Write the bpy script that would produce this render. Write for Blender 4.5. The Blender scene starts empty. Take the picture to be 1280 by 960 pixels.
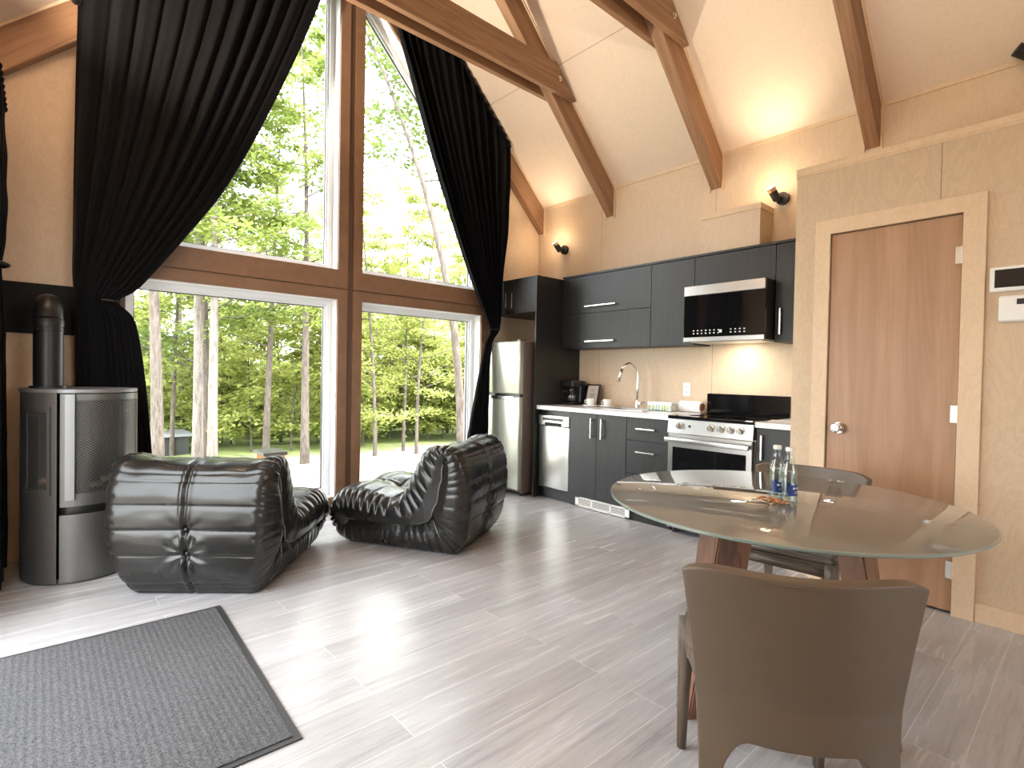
import bpy, bmesh, math, random
from mathutils import Vector, Matrix, noise
random.seed(7)
sc = bpy.context.scene
COL = sc.collection
PI = math.pi

# ------------------------------------------------------------------ camera
YAW, PITCH, ROLL, FPX, CAMZ = .726402, -.016921, .018665, 665.46, 1.2
fw = Vector((math.sin(YAW)*math.cos(PITCH), math.cos(YAW)*math.cos(PITCH), math.sin(PITCH)))
r0 = Vector((math.cos(YAW), -math.sin(YAW), 0)); u0 = r0.cross(fw)
rt = math.cos(ROLL)*r0 + math.sin(ROLL)*u0
up = -math.sin(ROLL)*r0 + math.cos(ROLL)*u0
cam_d = bpy.data.cameras.new('camera'); cam = bpy.data.objects.new('camera', cam_d); COL.objects.link(cam)
cam_d.sensor_fit = 'HORIZONTAL'; cam_d.sensor_width = 36; cam_d.lens = 36*FPX/1280; cam_d.clip_start = .02; cam_d.clip_end = 400
m = Matrix((rt, up, -fw)).transposed().to_4x4(); m.translation = (0, 0, CAMZ); cam.matrix_world = m
sc.camera = cam

# ------------------------------------------------------------------ world, exposure, lights
SKY, EXPO = 4.4, 1.45
W = bpy.data.worlds.new('overcast_sky'); sc.world = W; W.use_nodes = True
bg = W.node_tree.nodes['Background']; bg.inputs[0].default_value = (.93, .965, 1, 1); bg.inputs[1].default_value = SKY
sc.view_settings.view_transform = 'Standard'; sc.view_settings.look = 'None'
sc.view_settings.exposure = EXPO; sc.view_settings.gamma = 1; sc.view_settings.use_curve_mapping = False
cy = sc.cycles
cy.use_denoising = True; cy.max_bounces = 10; cy.diffuse_bounces = 6; cy.glossy_bounces = 4; cy.transmission_bounces = 8
cy.transparent_max_bounces = 12; cy.caustics_reflective = False; cy.caustics_refractive = False; cy.sample_clamp_indirect = 8
try: cy.denoising_prefilter = 'ACCURATE'
except Exception: pass

def lamp(name, kind, loc, energy, color=(1, 1, 1), direction=None, parent=None, **kw):
    d = bpy.data.lights.new(name, kind); d.energy = energy; d.color = color
    for k, v in kw.items(): setattr(d, k, v)
    o = bpy.data.objects.new(name, d); COL.objects.link(o); o.location = loc
    if direction is not None: o.rotation_euler = Vector(direction).to_track_quat('-Z', 'Y').to_euler()
    if parent is not None:
        o.parent = parent; o.location = Vector(loc) - OFF.get(parent.name, Vector())
    return o
OFF = {}
lamp('sun', 'SUN', (3, -5, 12), 2.8, (1, .96, .88), (-.25, .75, -.75), angle=.03)
def portal(name, loc, direction, sx, sy):
    o = lamp(name, 'AREA', loc, 1, (1, 1, 1), direction, shape='RECTANGLE', size=sx, size_y=sy); o.data.cycles.is_portal = True
portal('daylight_portal', (1.25, 4.66, .97), (0, -1, 0), 1.5, 1.8)
portal('daylight_portal', (2.8, 4.66, .97), (0, -1, 0), 1.5, 1.8)
portal('daylight_portal', (2.0, 4.66, 3.2), (0, -1, 0), 3.0, 2.4)
portal('daylight_portal', (-.46, 2.3, 1.05), (1, 0, 0), 2.0, 2.1)
portal('daylight_portal', (2.0, -3.46, 1.5), (0, 1, 0), 1.8, 1.4)

# ------------------------------------------------------------------ materials
def mat(name, base=(.8, .8, .8), rough=.5, metal=0, spec=.5, **kw):
    m_ = bpy.data.materials.new(name); m_.use_nodes = True
    p = m_.node_tree.nodes['Principled BSDF']
    p.inputs['Base Color'].default_value = (*base, 1); p.inputs['Roughness'].default_value = rough
    p.inputs['Metallic'].default_value = metal; p.inputs['Specular IOR Level'].default_value = spec
    for k, v in kw.items(): p.inputs[k].default_value = v
    return m_
def nd(m_, t, **kw):
    n = m_.node_tree.nodes.new(t)
    for k, v in kw.items():
        if k in n.inputs: n.inputs[k].default_value = v
        else: setattr(n, k, v)
    return n
def lk(m_, a, b): m_.node_tree.links.new(a, b)
def ramp(m_, fac, stops):
    n = nd(m_, 'ShaderNodeValToRGB'); cr = n.color_ramp
    while len(cr.elements) < len(stops): cr.elements.new(.5)
    for e, (p, c) in zip(cr.elements, stops): e.position = p; e.color = (*c, 1)
    lk(m_, fac, n.inputs[0]); return n.outputs[0]
def bump(m_, h, strength, dist=.01):
    b = nd(m_, 'ShaderNodeBump'); b.inputs['Strength'].default_value = strength; b.inputs['Distance'].default_value = dist
    lk(m_, h, b.inputs['Height']); lk(m_, b.outputs[0], m_.node_tree.nodes['Principled BSDF'].inputs['Normal'])
def mapped(m_, scale, rot=(0, 0, 0), coord='Object'):
    tc = nd(m_, 'ShaderNodeTexCoord'); r = nd(m_, 'ShaderNodeMapping'); r.inputs['Rotation'].default_value = rot
    lk(m_, tc.outputs[coord], r.inputs[0])
    s = nd(m_, 'ShaderNodeMapping'); s.inputs['Scale'].default_value = scale; lk(m_, r.outputs[0], s.inputs[0])
    return s.outputs[0]
def wood(name, c1, c2, scale, rot=(0, 0, 0), rough=.5, contrast=1, knots=False, bstr=.15, coat=0):
    """scale small along the grain"""
    m_ = mat(name, c1, rough); p = m_.node_tree.nodes['Principled BSDF']
    v = mapped(m_, scale, rot)
    n1 = nd(m_, 'ShaderNodeTexNoise', Scale=1.0, Detail=4.0, Roughness=.6, Distortion=1.2); lk(m_, v, n1.inputs['Vector'])
    mul = nd(m_, 'ShaderNodeMath', operation='MULTIPLY'); mul.inputs[1].default_value = 9*contrast; lk(m_, n1.outputs[0], mul.inputs[0])
    fr = nd(m_, 'ShaderNodeMath', operation='PINGPONG'); fr.inputs[1].default_value = 1; lk(m_, mul.outputs[0], fr.inputs[0])
    n2 = nd(m_, 'ShaderNodeTexNoise', Scale=6.0, Detail=6.0, Roughness=.7); lk(m_, v, n2.inputs['Vector'])
    mx = nd(m_, 'ShaderNodeMix', data_type='FLOAT'); mx.inputs[0].default_value = .5
    lk(m_, fr.outputs[0], mx.inputs[2]); lk(m_, n2.outputs[0], mx.inputs[3])
    col = ramp(m_, mx.outputs[0], [(.2, c1), (.8, c2)])
    if knots:
        vk = mapped(m_, tuple(max(.9, s*.12) for s in scale), rot)
        vo = nd(m_, 'ShaderNodeTexVoronoi', Scale=1.6); lk(m_, vk, vo.inputs['Vector'])
        k = ramp(m_, vo.outputs[0], [(.0, (.25, .18, .12)), (.05, (.4, .3, .25)), (.075, (1, 1, 1))])
        mm = nd(m_, 'ShaderNodeMix', data_type='RGBA', blend_type='MULTIPLY'); mm.inputs[0].default_value = 1
        lk(m_, col, mm.inputs[6]); lk(m_, k, mm.inputs[7]); col = mm.outputs[2]
    lk(m_, col, p.inputs['Base Color']); bump(m_, mx.outputs[0], bstr, .002)
    p.inputs['Coat Weight'].default_value = coat
    return m_
SL = .965; ANG = math.atan(SL)
M = {}
def ply(name, c1, c2, seams=None):
    m_ = mat(name, c1, .55); p = m_.node_tree.nodes['Principled BSDF']
    v = mapped(m_, (3.0, 3.0, 1.3))
    n1 = nd(m_, 'ShaderNodeTexNoise', Scale=1.6, Detail=5.0, Roughness=.62, Distortion=2.2); lk(m_, v, n1.inputs['Vector'])
    mul = nd(m_, 'ShaderNodeMath', operation='MULTIPLY'); mul.inputs[1].default_value = 16; lk(m_, n1.outputs[0], mul.inputs[0])
    fr = nd(m_, 'ShaderNodeMath', operation='PINGPONG'); fr.inputs[1].default_value = 1; lk(m_, mul.outputs[0], fr.inputs[0])
    n2 = nd(m_, 'ShaderNodeTexNoise', Scale=45.0, Detail=4.0, Roughness=.7); lk(m_, v, n2.inputs['Vector'])
    mx = nd(m_, 'ShaderNodeMix', data_type='FLOAT'); mx.inputs[0].default_value = .6
    lk(m_, fr.outputs[0], mx.inputs[2]); lk(m_, n2.outputs[0], mx.inputs[3])
    col = ramp(m_, mx.outputs[0], [(.15, c2), (.75, c1)])
    for axis, pos in (seams or []):
        tc = nd(m_, 'ShaderNodeTexCoord'); sp = nd(m_, 'ShaderNodeSeparateXYZ'); lk(m_, tc.outputs['Object'], sp.inputs[0])
        a = nd(m_, 'ShaderNodeMath', operation='SUBTRACT'); a.inputs[1].default_value = pos; lk(m_, sp.outputs[axis], a.inputs[0])
        b = nd(m_, 'ShaderNodeMath', operation='ABSOLUTE'); lk(m_, a.outputs[0], b.inputs[0])
        c = nd(m_, 'ShaderNodeMath', operation='GREATER_THAN'); c.inputs[1].default_value = .0022; lk(m_, b.outputs[0], c.inputs[0])
        mm = nd(m_, 'ShaderNodeMix', data_type='RGBA'); lk(m_, c.outputs[0], mm.inputs[0])
        mm.inputs[6].default_value = (c2[0]*.55, c2[1]*.5, c2[2]*.45, 1); lk(m_, col, mm.inputs[7]); col = mm.outputs[2]
    lk(m_, col, p.inputs['Base Color']); return m_
PC1, PC2 = (.66, .52, .375), (.59, .45, .315)
M['ply'] = ply('birch_plywood', PC1, PC2)
M['ply_wall'] = ply('birch_plywood_wall_panels', PC1, PC2, [(1, 2.27), (1, 3.5)])
M['ply_closet'] = ply('birch_plywood_closet_panels', (.60, .465, .32), (.52, .39, .26), [(1, .62)])
M['ply_ceiling'] = ply('birch_plywood_ceiling_panels', (.71, .59, .475), (.655, .54, .425), [(0, 3.42), (0, .61)])
M['ply_trim'] = ply('birch_trim', (.70, .54, .37), (.63, .47, .31))
fir1, fir2 = (.33, .185, .10), (.215, .108, .053)
M['fir'] = wood('fir_beam', fir1, fir2, (.5, 9, 9), (0, 0, 0), .55, 1, True)
M['fir_r'] = wood('fir_beam_right_slope', fir1, fir2, (.5, 9, 9), (0, -ANG, 0), .55, 1, True)
M['fir_l'] = wood('fir_beam_left_slope', fir1, fir2, (.5, 9, 9), (0, ANG, 0), .55, 1, True)
M['casing_h'] = wood('brown_casing_horizontal', (.245, .14, .082), (.20, .108, .06), (5, 5, 5), rough=.5, contrast=.3)
M['casing_v'] = wood('brown_casing_vertical', (.11, .055, .03), (.08, .04, .02), (14, 14, 1), rough=.5, contrast=.5)
M['door'] = wood('okoume_door_veneer', (.43, .255, .15), (.34, .185, .10), (4, 4, .35), rough=.45, contrast=.8)
M['black_oak'] = wood('black_oak_laminate', (.016, .0155, .0155), (.006, .0057, .0057), (40, 40, 3), rough=.42, contrast=.8, bstr=.25)
M['walnut'] = wood('walnut', (.20, .09, .05), (.10, .042, .025), (9, 9, 1.2), rough=.4)
M['white'] = mat('white_vinyl', (.78, .79, .80), .35)
M['white_plastic'] = mat('white_plastic', (.80, .79, .76), .4)
M['porcelain'] = mat('white_porcelain', (.85, .84, .82), .12)
M['counter'] = mat('white_laminate_counter', (.78, .76, .78), .25)
M['steel'] = mat('brushed_stainless_steel', (.50, .49, .465), .28, 1)
M['chrome'] = mat('polished_chrome', (.8, .8, .8), .07, 1)
M['nickel'] = mat('satin_nickel', (.75, .72, .66), .25, 1)
M['brass'] = mat('champagne_brass', (.70, .55, .36), .3, 1)
M['black'] = mat('black_plastic', (.012, .012, .013), .35)
M['black_gloss'] = mat('black_glass', (.006, .006, .007), .04, 0, .6)
M['black_paint'] = mat('satin_black_paint', (.010, .010, .010), .45)
M['shield'] = mat('matt_black_sheet', (.0035, .0033, .003), .6, 0, .2)
M['soft_black'] = mat('dark_gap', (.006, .006, .006), .8)
M['fridge_side'] = mat('brown_grey_painted_steel', (.16, .12, .10), .4, .3)
M['fridge_door'] = mat('pale_brushed_fridge_steel', (.40, .415, .35), .25, .35)
M['leather'] = None
def leather(name, base, rough, bs, scale=260):
    m_ = mat(name, base, rough); v = mapped(m_, (1, 1, 1))
    vo = nd(m_, 'ShaderNodeTexVoronoi', Scale=float(scale)); lk(m_, v, vo.inputs['Vector'])
    n = nd(m_, 'ShaderNodeTexNoise', Scale=5.0, Detail=2.0); lk(m_, v, n.inputs['Vector'])
    a = nd(m_, 'ShaderNodeMath', operation='MULTIPLY_ADD'); lk(m_, vo.outputs[0], a.inputs[0]); a.inputs[1].default_value = .12; lk(m_, n.outputs[0], a.inputs[2])
    bump(m_, a.outputs[0], bs, .004)
    rr = nd(m_, 'ShaderNodeMapRange'); rr.inputs[3].default_value = rough-.08; rr.inputs[4].default_value = rough+.12
    lk(m_, n.outputs[0], rr.inputs[0]); lk(m_, rr.outputs[0], m_.node_tree.nodes['Principled BSDF'].inputs['Roughness'])
    return m_
M['leather'] = leather('black_leather', (.011, .0102, .0095), .26, .10)
M['taupe'] = leather('taupe_leather', (.118, .086, .060), .42, .12, 500)
M['taupe_dark'] = mat('taupe_stitching', (.14, .09, .06), .6)
M['piping'] = mat('light_grey_piping', (.16, .15, .14), .45)  # lighter grey than the leather, along the side seam
M['seam'] = mat('black_piping', (.012, .011, .010), .35)
def fabric():
    m_ = mat('black_curtain_fabric', (.0032, .003, .0038), .85, 0, .12); p = m_.node_tree.nodes['Principled BSDF']
    p.inputs['Sheen Weight'].default_value = .04; p.inputs['Sheen Roughness'].default_value = .4
    v = mapped(m_, (1, 1, 1)); n = nd(m_, 'ShaderNodeTexNoise', Scale=420.0, Detail=2.0); lk(m_, v, n.inputs['Vector']); bump(m_, n.outputs[0], .3, .002)
    return m_
M['curtain'] = fabric()
def floor_mat():
    m_ = mat('grey_oak_plank_floor', (.6, .57, .56), .3); p = m_.node_tree.nodes['Principled BSDF']
    tc = nd(m_, 'ShaderNodeTexCoord'); mp = nd(m_, 'ShaderNodeMapping'); mp.inputs['Location'].default_value = (.31, -1.65+.152*20, 0); lk(m_, tc.outputs['Object'], mp.inputs[0])
    br = nd(m_, 'ShaderNodeTexBrick', offset=.38, offset_frequency=2); lk(m_, mp.outputs[0], br.inputs['Vector'])
    br.inputs['Scale'].default_value = 1; br.inputs['Brick Width'].default_value = 1.24; br.inputs['Row Height'].default_value = .152
    br.inputs['Mortar Size'].default_value = .0016; br.inputs['Mortar Smooth'].default_value = .1; br.inputs['Bias'].default_value = 0
    br.inputs['Color1'].default_value = (0, 0, 0, 1); br.inputs['Color2'].default_value = (1, 1, 1, 1); br.inputs['Mortar'].default_value = (.5, .5, .5, 1)
    # grain shifts from plank to plank
    sc_ = nd(m_, 'ShaderNodeVectorMath', operation='MULTIPLY'); sc_.inputs[1].default_value = (1.3, 20, 1); lk(m_, tc.outputs['Object'], sc_.inputs[0])
    off = nd(m_, 'ShaderNodeVectorMath', operation='MULTIPLY'); off.inputs[1].default_value = (7, 31, 3); lk(m_, br.outputs['Color'], off.inputs[0])
    ad = nd(m_, 'ShaderNodeVectorMath', operation='ADD'); lk(m_, sc_.outputs[0], ad.inputs[0]); lk(m_, off.outputs[0], ad.inputs[1])
    n1 = nd(m_, 'ShaderNodeTexNoise', Scale=1.0, Detail=6.0, Roughness=.6, Distortion=.45); lk(m_, ad.outputs[0], n1.inputs['Vector'])
    n2 = nd(m_, 'ShaderNodeTexNoise', Scale=7.0, Detail=3.0, Roughness=.6); lk(m_, ad.outputs[0], n2.inputs['Vector'])
    mx = nd(m_, 'ShaderNodeMix', data_type='FLOAT'); mx.inputs[0].default_value = .35; lk(m_, n1.outputs[0], mx.inputs[2]); lk(m_, n2.outputs[0], mx.inputs[3])
    c = ramp(m_, mx.outputs[0], [(.28, (.27, .262, .267)), (.45, (.405, .40, .41)), (.64, (.495, .492, .505))])
    tint = ramp(m_, br.outputs['Color'], [(0, (.90, .89, .89)), (1, (1.06, 1.06, 1.07))])
    mm = nd(m_, 'ShaderNodeMix', data_type='RGBA', blend_type='MULTIPLY'); mm.inputs[0].default_value = 1; lk(m_, c, mm.inputs[6]); lk(m_, tint, mm.inputs[7])
    ml = nd(m_, 'ShaderNodeMix', data_type='RGBA'); lk(m_, br.outputs['Fac'], ml.inputs[0]); lk(m_, mm.outputs[2], ml.inputs[6]); ml.inputs[7].default_value = (.62, .62, .63, 1)
    lk(m_, ml.outputs[2], p.inputs['Base Color'])
    rr = nd(m_, 'ShaderNodeMapRange'); rr.inputs[3].default_value = .19; rr.inputs[4].default_value = .33; lk(m_, n1.outputs[0], rr.inputs[0]); lk(m_, rr.outputs[0], p.inputs['Roughness'])
    s = nd(m_, 'ShaderNodeMath', operation='SUBTRACT'); lk(m_, mx.outputs[0], s.inputs[0]); lk(m_, br.outputs['Fac'], s.inputs[1])
    bump(m_, s.outputs[0], .12, .002); return m_
M['floor'] = floor_mat()
def glass(name, tint=(1, 1, 1), f=1.45):
    m_ = bpy.data.materials.new(name); m_.use_nodes = True; nt = m_.node_tree; nt.nodes.clear()
    o = nd(m_, 'ShaderNodeOutputMaterial'); t = nd(m_, 'ShaderNodeBsdfTransparent'); t.inputs[0].default_value = (*tint, 1)
    g = nd(m_, 'ShaderNodeBsdfGlossy'); g.inputs['Roughness'].default_value = .0
    lw = nd(m_, 'ShaderNodeLayerWeight'); pw = nd(m_, 'ShaderNodeMath', operation='POWER'); pw.inputs[1].default_value = 5; lw.inputs[0].default_value = .5
    lk(m_, lw.outputs['Facing'], pw.inputs[0]); fr = nd(m_, 'ShaderNodeMath', operation='MULTIPLY_ADD'); r_0 = ((f-1)/(f+1))**2; fr.inputs[1].default_value = 1-r_0; fr.inputs[2].default_value = r_0; lk(m_, pw.outputs[0], fr.inputs[0])
    x = nd(m_, 'ShaderNodeMixShader'); lk(m_, fr.outputs[0], x.inputs[0]); lk(m_, t.outputs[0], x.inputs[1]); lk(m_, g.outputs[0], x.inputs[2]); lk(m_, x.outputs[0], o.inputs[0])
    return m_
M['glass'] = glass('window_glass', (.97, .98, .97), 1.12)
M['thin_glass'] = glass('clear_thin_glass', (.9, .93, .93), 1.7)
def emit(name, c, s):
    m_ = bpy.data.materials.new(name); m_.use_nodes = True; p = m_.node_tree.nodes['Principled BSDF']
    p.inputs['Base Color'].default_value = (*c, 1); p.inputs['Emission Color'].default_value = (*c, 1); p.inputs['Emission Strength'].default_value = s
    return m_
M['bulb'] = emit('warm_lit_bulb', (1, .78, .5), 14)
def tinted_noise(name, c1, c2, scale, rough=.8, bs=.0, sc3=(1, 1, 1), **kw):
    m_ = mat(name, c1, rough, **kw); v = mapped(m_, sc3); n = nd(m_, 'ShaderNodeTexNoise', Scale=float(scale), Detail=5.0, Roughness=.7); lk(m_, v, n.inputs['Vector'])
    c = ramp(m_, n.outputs[0], [(.35, c1), (.65, c2)]); lk(m_, c, m_.node_tree.nodes['Principled BSDF'].inputs['Base Color'])
    if bs: bump(m_, n.outputs[0], bs, .01)
    return m_
M['stove'] = tinted_noise('metallic_grey_stove_paint', (.115, .111, .107), (.15, .146, .14), 300, .4)
M['stove'].node_tree.nodes['Principled BSDF'].inputs['Metallic'].default_value = .75
M['stove_dark'] = mat('dark_stove_steel', (.055, .053, .05), .4, .6)
M['stove_top'] = mat('light_grey_stove_top', (.20, .20, .205), .4, .6)
M['pipe'] = mat('black_stove_pipe', (.008, .008, .008), .4, .2)
M['mat_pile'] = tinted_noise('charcoal_ribbed_carpet', (.018, .0185, .021), (.125, .125, .132), 170, .95)
def ribs(m_):
    nt = m_.node_tree; v = mapped(m_, (1, 1, 1)); w = nd(m_, 'ShaderNodeTexWave', bands_direction='X'); w.inputs['Scale'].default_value = 14; lk(m_, v, w.inputs['Vector'])
    bump(m_, w.outputs[1], .25, .003)
ribs(M['mat_pile'])
M['rubber'] = mat('black_rubber', (.035, .036, .04), .5)
M['frost'] = mat('frosted_taupe_glass', (.20, .19, .165), .035, 0, .75)
M['glass_rim'] = mat('greenish_glass_rim', (.33, .40, .36), .08, 0, .6, **{'Transmission Weight': .3})
M['bark'] = tinted_noise('grey_brown_bark', (.055, .043, .035), (.15, .125, .105), 9, .9, .6, (3, 3, .6))
M['pale_bark'] = tinted_noise('pale_maple_bark', (.12, .10, .088), (.27, .24, .215), 7, .9, .5, (3, 3, .6))
def leafm(name, c1, c2):
    m_ = bpy.data.materials.new(name); m_.use_nodes = True; nt = m_.node_tree; nt.nodes.clear()
    o = nd(m_, 'ShaderNodeOutputMaterial'); tc = nd(m_, 'ShaderNodeTexCoord'); n = nd(m_, 'ShaderNodeTexNoise', Scale=1.7, Detail=4.0, Roughness=.8); lk(m_, tc.outputs['Object'], n.inputs['Vector'])
    c = ramp(m_, n.outputs[0], [(.35, c1), (.65, c2)])
    d = nd(m_, 'ShaderNodeBsdfDiffuse'); t = nd(m_, 'ShaderNodeBsdfTranslucent'); x = nd(m_, 'ShaderNodeMixShader'); x.inputs[0].default_value = .45
    lk(m_, c, d.inputs[0]); lk(m_, c, t.inputs[0]); lk(m_, d.outputs[0], x.inputs[1]); lk(m_, t.outputs[0], x.inputs[2]); lk(m_, x.outputs[0], o.inputs[0]); return m_
M['leaf'] = leafm('green_leaves', (.19, .26, .065), (.36, .41, .13))
M['leaf_yellow'] = leafm('yellow_green_leaves', (.27, .33, .085), (.48, .50, .18))
M['leaf_dark'] = leafm('deep_green_leaves', (.09, .14, .035), (.20, .26, .075))
M['ground'] = tinted_noise('leaf_litter_ground', (.22, .19, .15), (.46, .42, .36), 3, .95, .5)
def ground_cover(m_):
    p = m_.node_tree.nodes['Principled BSDF']; src = p.inputs['Base Color'].links[0].from_socket
    tc = nd(m_, 'ShaderNodeTexCoord'); n = nd(m_, 'ShaderNodeTexNoise', Scale=.5, Detail=6.0, Roughness=.7); lk(m_, tc.outputs['Object'], n.inputs['Vector'])
    sp = nd(m_, 'ShaderNodeSeparateXYZ'); lk(m_, tc.outputs['Object'], sp.inputs[0])
    a = nd(m_, 'ShaderNodeMapRange'); a.inputs[1].default_value = 11; a.inputs[2].default_value = 17; lk(m_, sp.outputs[1], a.inputs[0])
    b = nd(m_, 'ShaderNodeMath', operation='MULTIPLY_ADD'); lk(m_, a.outputs[0], b.inputs[0]); b.inputs[1].default_value = .75; lk(m_, n.outputs[0], b.inputs[2])
    f = ramp(m_, b.outputs[0], [(.55, (0, 0, 0)), (.75, (1, 1, 1))]); x = nd(m_, 'ShaderNodeMix', data_type='RGBA'); lk(m_, f, x.inputs[0]); lk(m_, src, x.inputs[6]); x.inputs[7].default_value = (.24, .29, .09, 1); lk(m_, x.outputs[2], p.inputs['Base Color'])
ground_cover(M['ground'])
M['hill'] = tinted_noise('hazy_wooded_hill', (.22, .29, .24), (.30, .37, .30), 2, .95)  # greens paled, distance haze painted into the hill colour
M['orange_wood'] = mat('orange_cedar', (.55, .25, .11), .6)

# ------------------------------------------------------------------ mesh helpers
def tag(o, label=None, cat=None, group=None, kind=None):
    if label: o['label'] = label
    if cat: o['category'] = cat
    if group: o['group'] = group
    if kind: o['kind'] = kind
    return o
def thing(name, label, cat, loc=(0, 0, 0), rotz=0, group=None, kind=None, local=False):
    o = bpy.data.objects.new(name, None); COL.objects.link(o); o.location = loc; o.rotation_euler = (0, 0, rotz); o.empty_display_size = .1
    OFF[o.name] = Vector() if local else Vector(loc)
    return tag(o, label, cat, group, kind)
def obj(name, bm, mats, parent=None, smooth=None, pivot=True):
    me = bpy.data.meshes.new(name)
    if isinstance(bm, bmesh.types.BMesh):
        bmesh.ops.recalc_face_normals(bm, faces=bm.faces)
        bm.to_mesh(me); bm.free()
    else:
        me = bm; me.name = name
    o = bpy.data.objects.new(name, me); COL.objects.link(o)
    for m_ in (mats if isinstance(mats, (list, tuple)) else [mats]): me.materials.append(m_)
    if parent is not None:
        o.parent = parent; off = OFF.get(parent.name, Vector()); OFF[o.name] = off
        me.transform(Matrix.Translation(-off))
    elif pivot and me.vertices:
        xs = [v.co for v in me.vertices]
        c = Vector(((min(v.x for v in xs)+max(v.x for v in xs))/2, (min(v.y for v in xs)+max(v.y for v in xs))/2, min(v.z for v in xs)))
        me.transform(Matrix.Translation(-c)); o.location = c; OFF[o.name] = c
    if smooth is not None:
        me.shade_smooth() if smooth >= 180 else me.shade_smooth()
        if smooth < 180:
            try: me.set_sharp_from_angle(angle=math.radians(smooth))
            except Exception: pass
    return o
def B(): return bmesh.new()
def box(bm, x0, x1, y0, y1, z0, z1, bev=0, seg=2, mi=0, mtx=None):
    r = bmesh.ops.create_cube(bm, size=1); vs = r['verts']
    bmesh.ops.scale(bm, vec=(x1-x0, y1-y0, z1-z0), verts=vs); bmesh.ops.translate(bm, vec=((x0+x1)/2, (y0+y1)/2, (z0+z1)/2), verts=vs)
    if mtx is not None: bmesh.ops.transform(bm, matrix=mtx, verts=vs)
    fs = set(f for v in vs for f in v.link_faces)
    if bev > 0:
        es = list(set(e for f in fs for e in f.edges))
        rr = bmesh.ops.bevel(bm, geom=es, offset=bev, segments=seg, profile=.5, affect='EDGES'); fs = set(rr['faces']) | set(f for f in fs if f.is_valid)
    for f in fs: f.material_index = mi
    return bm
def cyl(bm, p0, p1, r0_, r1_=None, n=24, mi=0, cap=True):
    p0 = Vector(p0); p1 = Vector(p1); r1_ = r0_ if r1_ is None else r1_
    d = p1-p0; q = d.to_track_quat('Z', 'Y').to_matrix().to_4x4(); q.translation = (p0+p1)/2
    r = bmesh.ops.create_cone(bm, cap_ends=cap, segments=n, radius1=r0_, radius2=r1_, depth=d.length, matrix=q)
    for f in set(f for v in r['verts'] for f in v.link_faces): f.material_index = mi
    return bm
def lathe(bm, prof, c=(0, 0, 0), n=32, mi=0, mtx=None):
    rings = []
    for (r, z) in prof:
        ring = []
        for k in range(n):
            a = 2*PI*k/n; p = Vector((r*math.cos(a), r*math.sin(a), z))
            if mtx is not None: p = mtx @ p
            ring.append(bm.verts.new(p+Vector(c)))
        rings.append(ring)
    for i in range(len(rings)-1):
        for k in range(n):
            f = bm.faces.new((rings[i][k], rings[i][(k+1) % n], rings[i+1][(k+1) % n], rings[i+1][k])); f.material_index = mi
    for ring, rr in ((rings[0], prof[0][0]), (rings[-1], prof[-1][0])):
        if rr > 1e-5:
            f = bm.faces.new(ring); f.material_index = mi
    bmesh.ops.remove_doubles(bm, verts=[v for r_ in rings for v in r_], dist=1e-6)
    return bm
def tube(bm, pts, rad, n=10, mi=0):
    pts = [Vector(p) for p in pts]; rings = []
    rad = rad if isinstance(rad, (list, tuple)) else [rad]*len(pts)
    up_ = Vector((.3, .2, 1)).normalized()
    for i, p in enumerate(pts):
        d = (pts[min(i+1, len(pts)-1)]-pts[max(i-1, 0)]).normalized()
        a = d.cross(up_);
        if a.length < 1e-3: a = d.cross(Vector((1, 0, 0)))
        a.normalize(); b = d.cross(a)
        rings.append([bm.verts.new(p+rad[i]*(a*math.cos(2*PI*k/n)+b*math.sin(2*PI*k/n))) for k in range(n)])
    for i in range(len(rings)-1):
        for k in range(n):
            f = bm.faces.new((rings[i][k], rings[i][(k+1) % n], rings[i+1][(k+1) % n], rings[i+1][k])); f.material_index = mi
    for r_ in (rings[0], rings[-1]): bm.faces.new(r_).material_index = mi
    return bm
def prism(bm, poly, axis, a, b, mi=0):
    """poly of 2-D points extruded along axis ('x','y','z') from a to b"""
    def P(p, t): return {'x': (t, p[0], p[1]), 'y': (p[0], t, p[1]), 'z': (p[0], p[1], t)}[axis]
    A = [bm.verts.new(P(p, a)) for p in poly]; C = [bm.verts.new(P(p, b)) for p in poly]; n = len(poly)
    for f in [bm.faces.new(A), bm.faces.new(C[::-1])]+[bm.faces.new((A[i], A[(i+1) % n], C[(i+1) % n], C[i])) for i in range(n)]: f.material_index = mi
    return bm
def pydata(name, vs, fs):
    me = bpy.data.meshes.new(name); me.from_pydata(vs, [], fs); me.update(); return me
def grid_mesh(name, nu, nv, fn, closed_u=False):
    vs = [fn(i/(nu if closed_u else nu-1), j/(nv-1)) for j in range(nv) for i in range(nu)]
    fs = []
    for j in range(nv-1):
        for i in range(nu if closed_u else nu-1):
            a = j*nu+i; b = j*nu+(i+1) % nu; fs.append((a, b, b+nu, a+nu))
    return pydata(name, vs, fs)

# ------------------------------------------------------------------ the room
XW, XL, YG, YB = 4.30, -.30, 4.42, -3.3
RX, EZ = 2.015, 3.09
RZ = EZ+SL*(XW-RX)
def roof(x): return RZ-SL*abs(x-RX)
bm = B(); box(bm, XL-.15, XW+.15, YB-.15, YG+.15, -.12, 0)
tag(obj('floor', bm, M['floor'], pivot=False), 'light grey oak plank floor of the cabin', 'floor', kind='structure')
bm = B()
prism(bm, [(RX, RZ), (XW+.3, roof(XW)-.3*SL), (XW+.3, roof(XW)-.3*SL+.2), (RX, RZ+.2)], 'y', YB-.2, YG+.5)
prism(bm, [(RX, RZ), (XL-.3, roof(XL)-.3*SL), (XL-.3, roof(XL)-.3*SL+.2), (RX, RZ+.2)], 'y', YB-.2, YG+.5)
tag(obj('ceiling', bm, M['ply_ceiling'], pivot=False), 'sloping birch plywood cathedral ceiling', 'ceiling', kind='structure')
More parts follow.
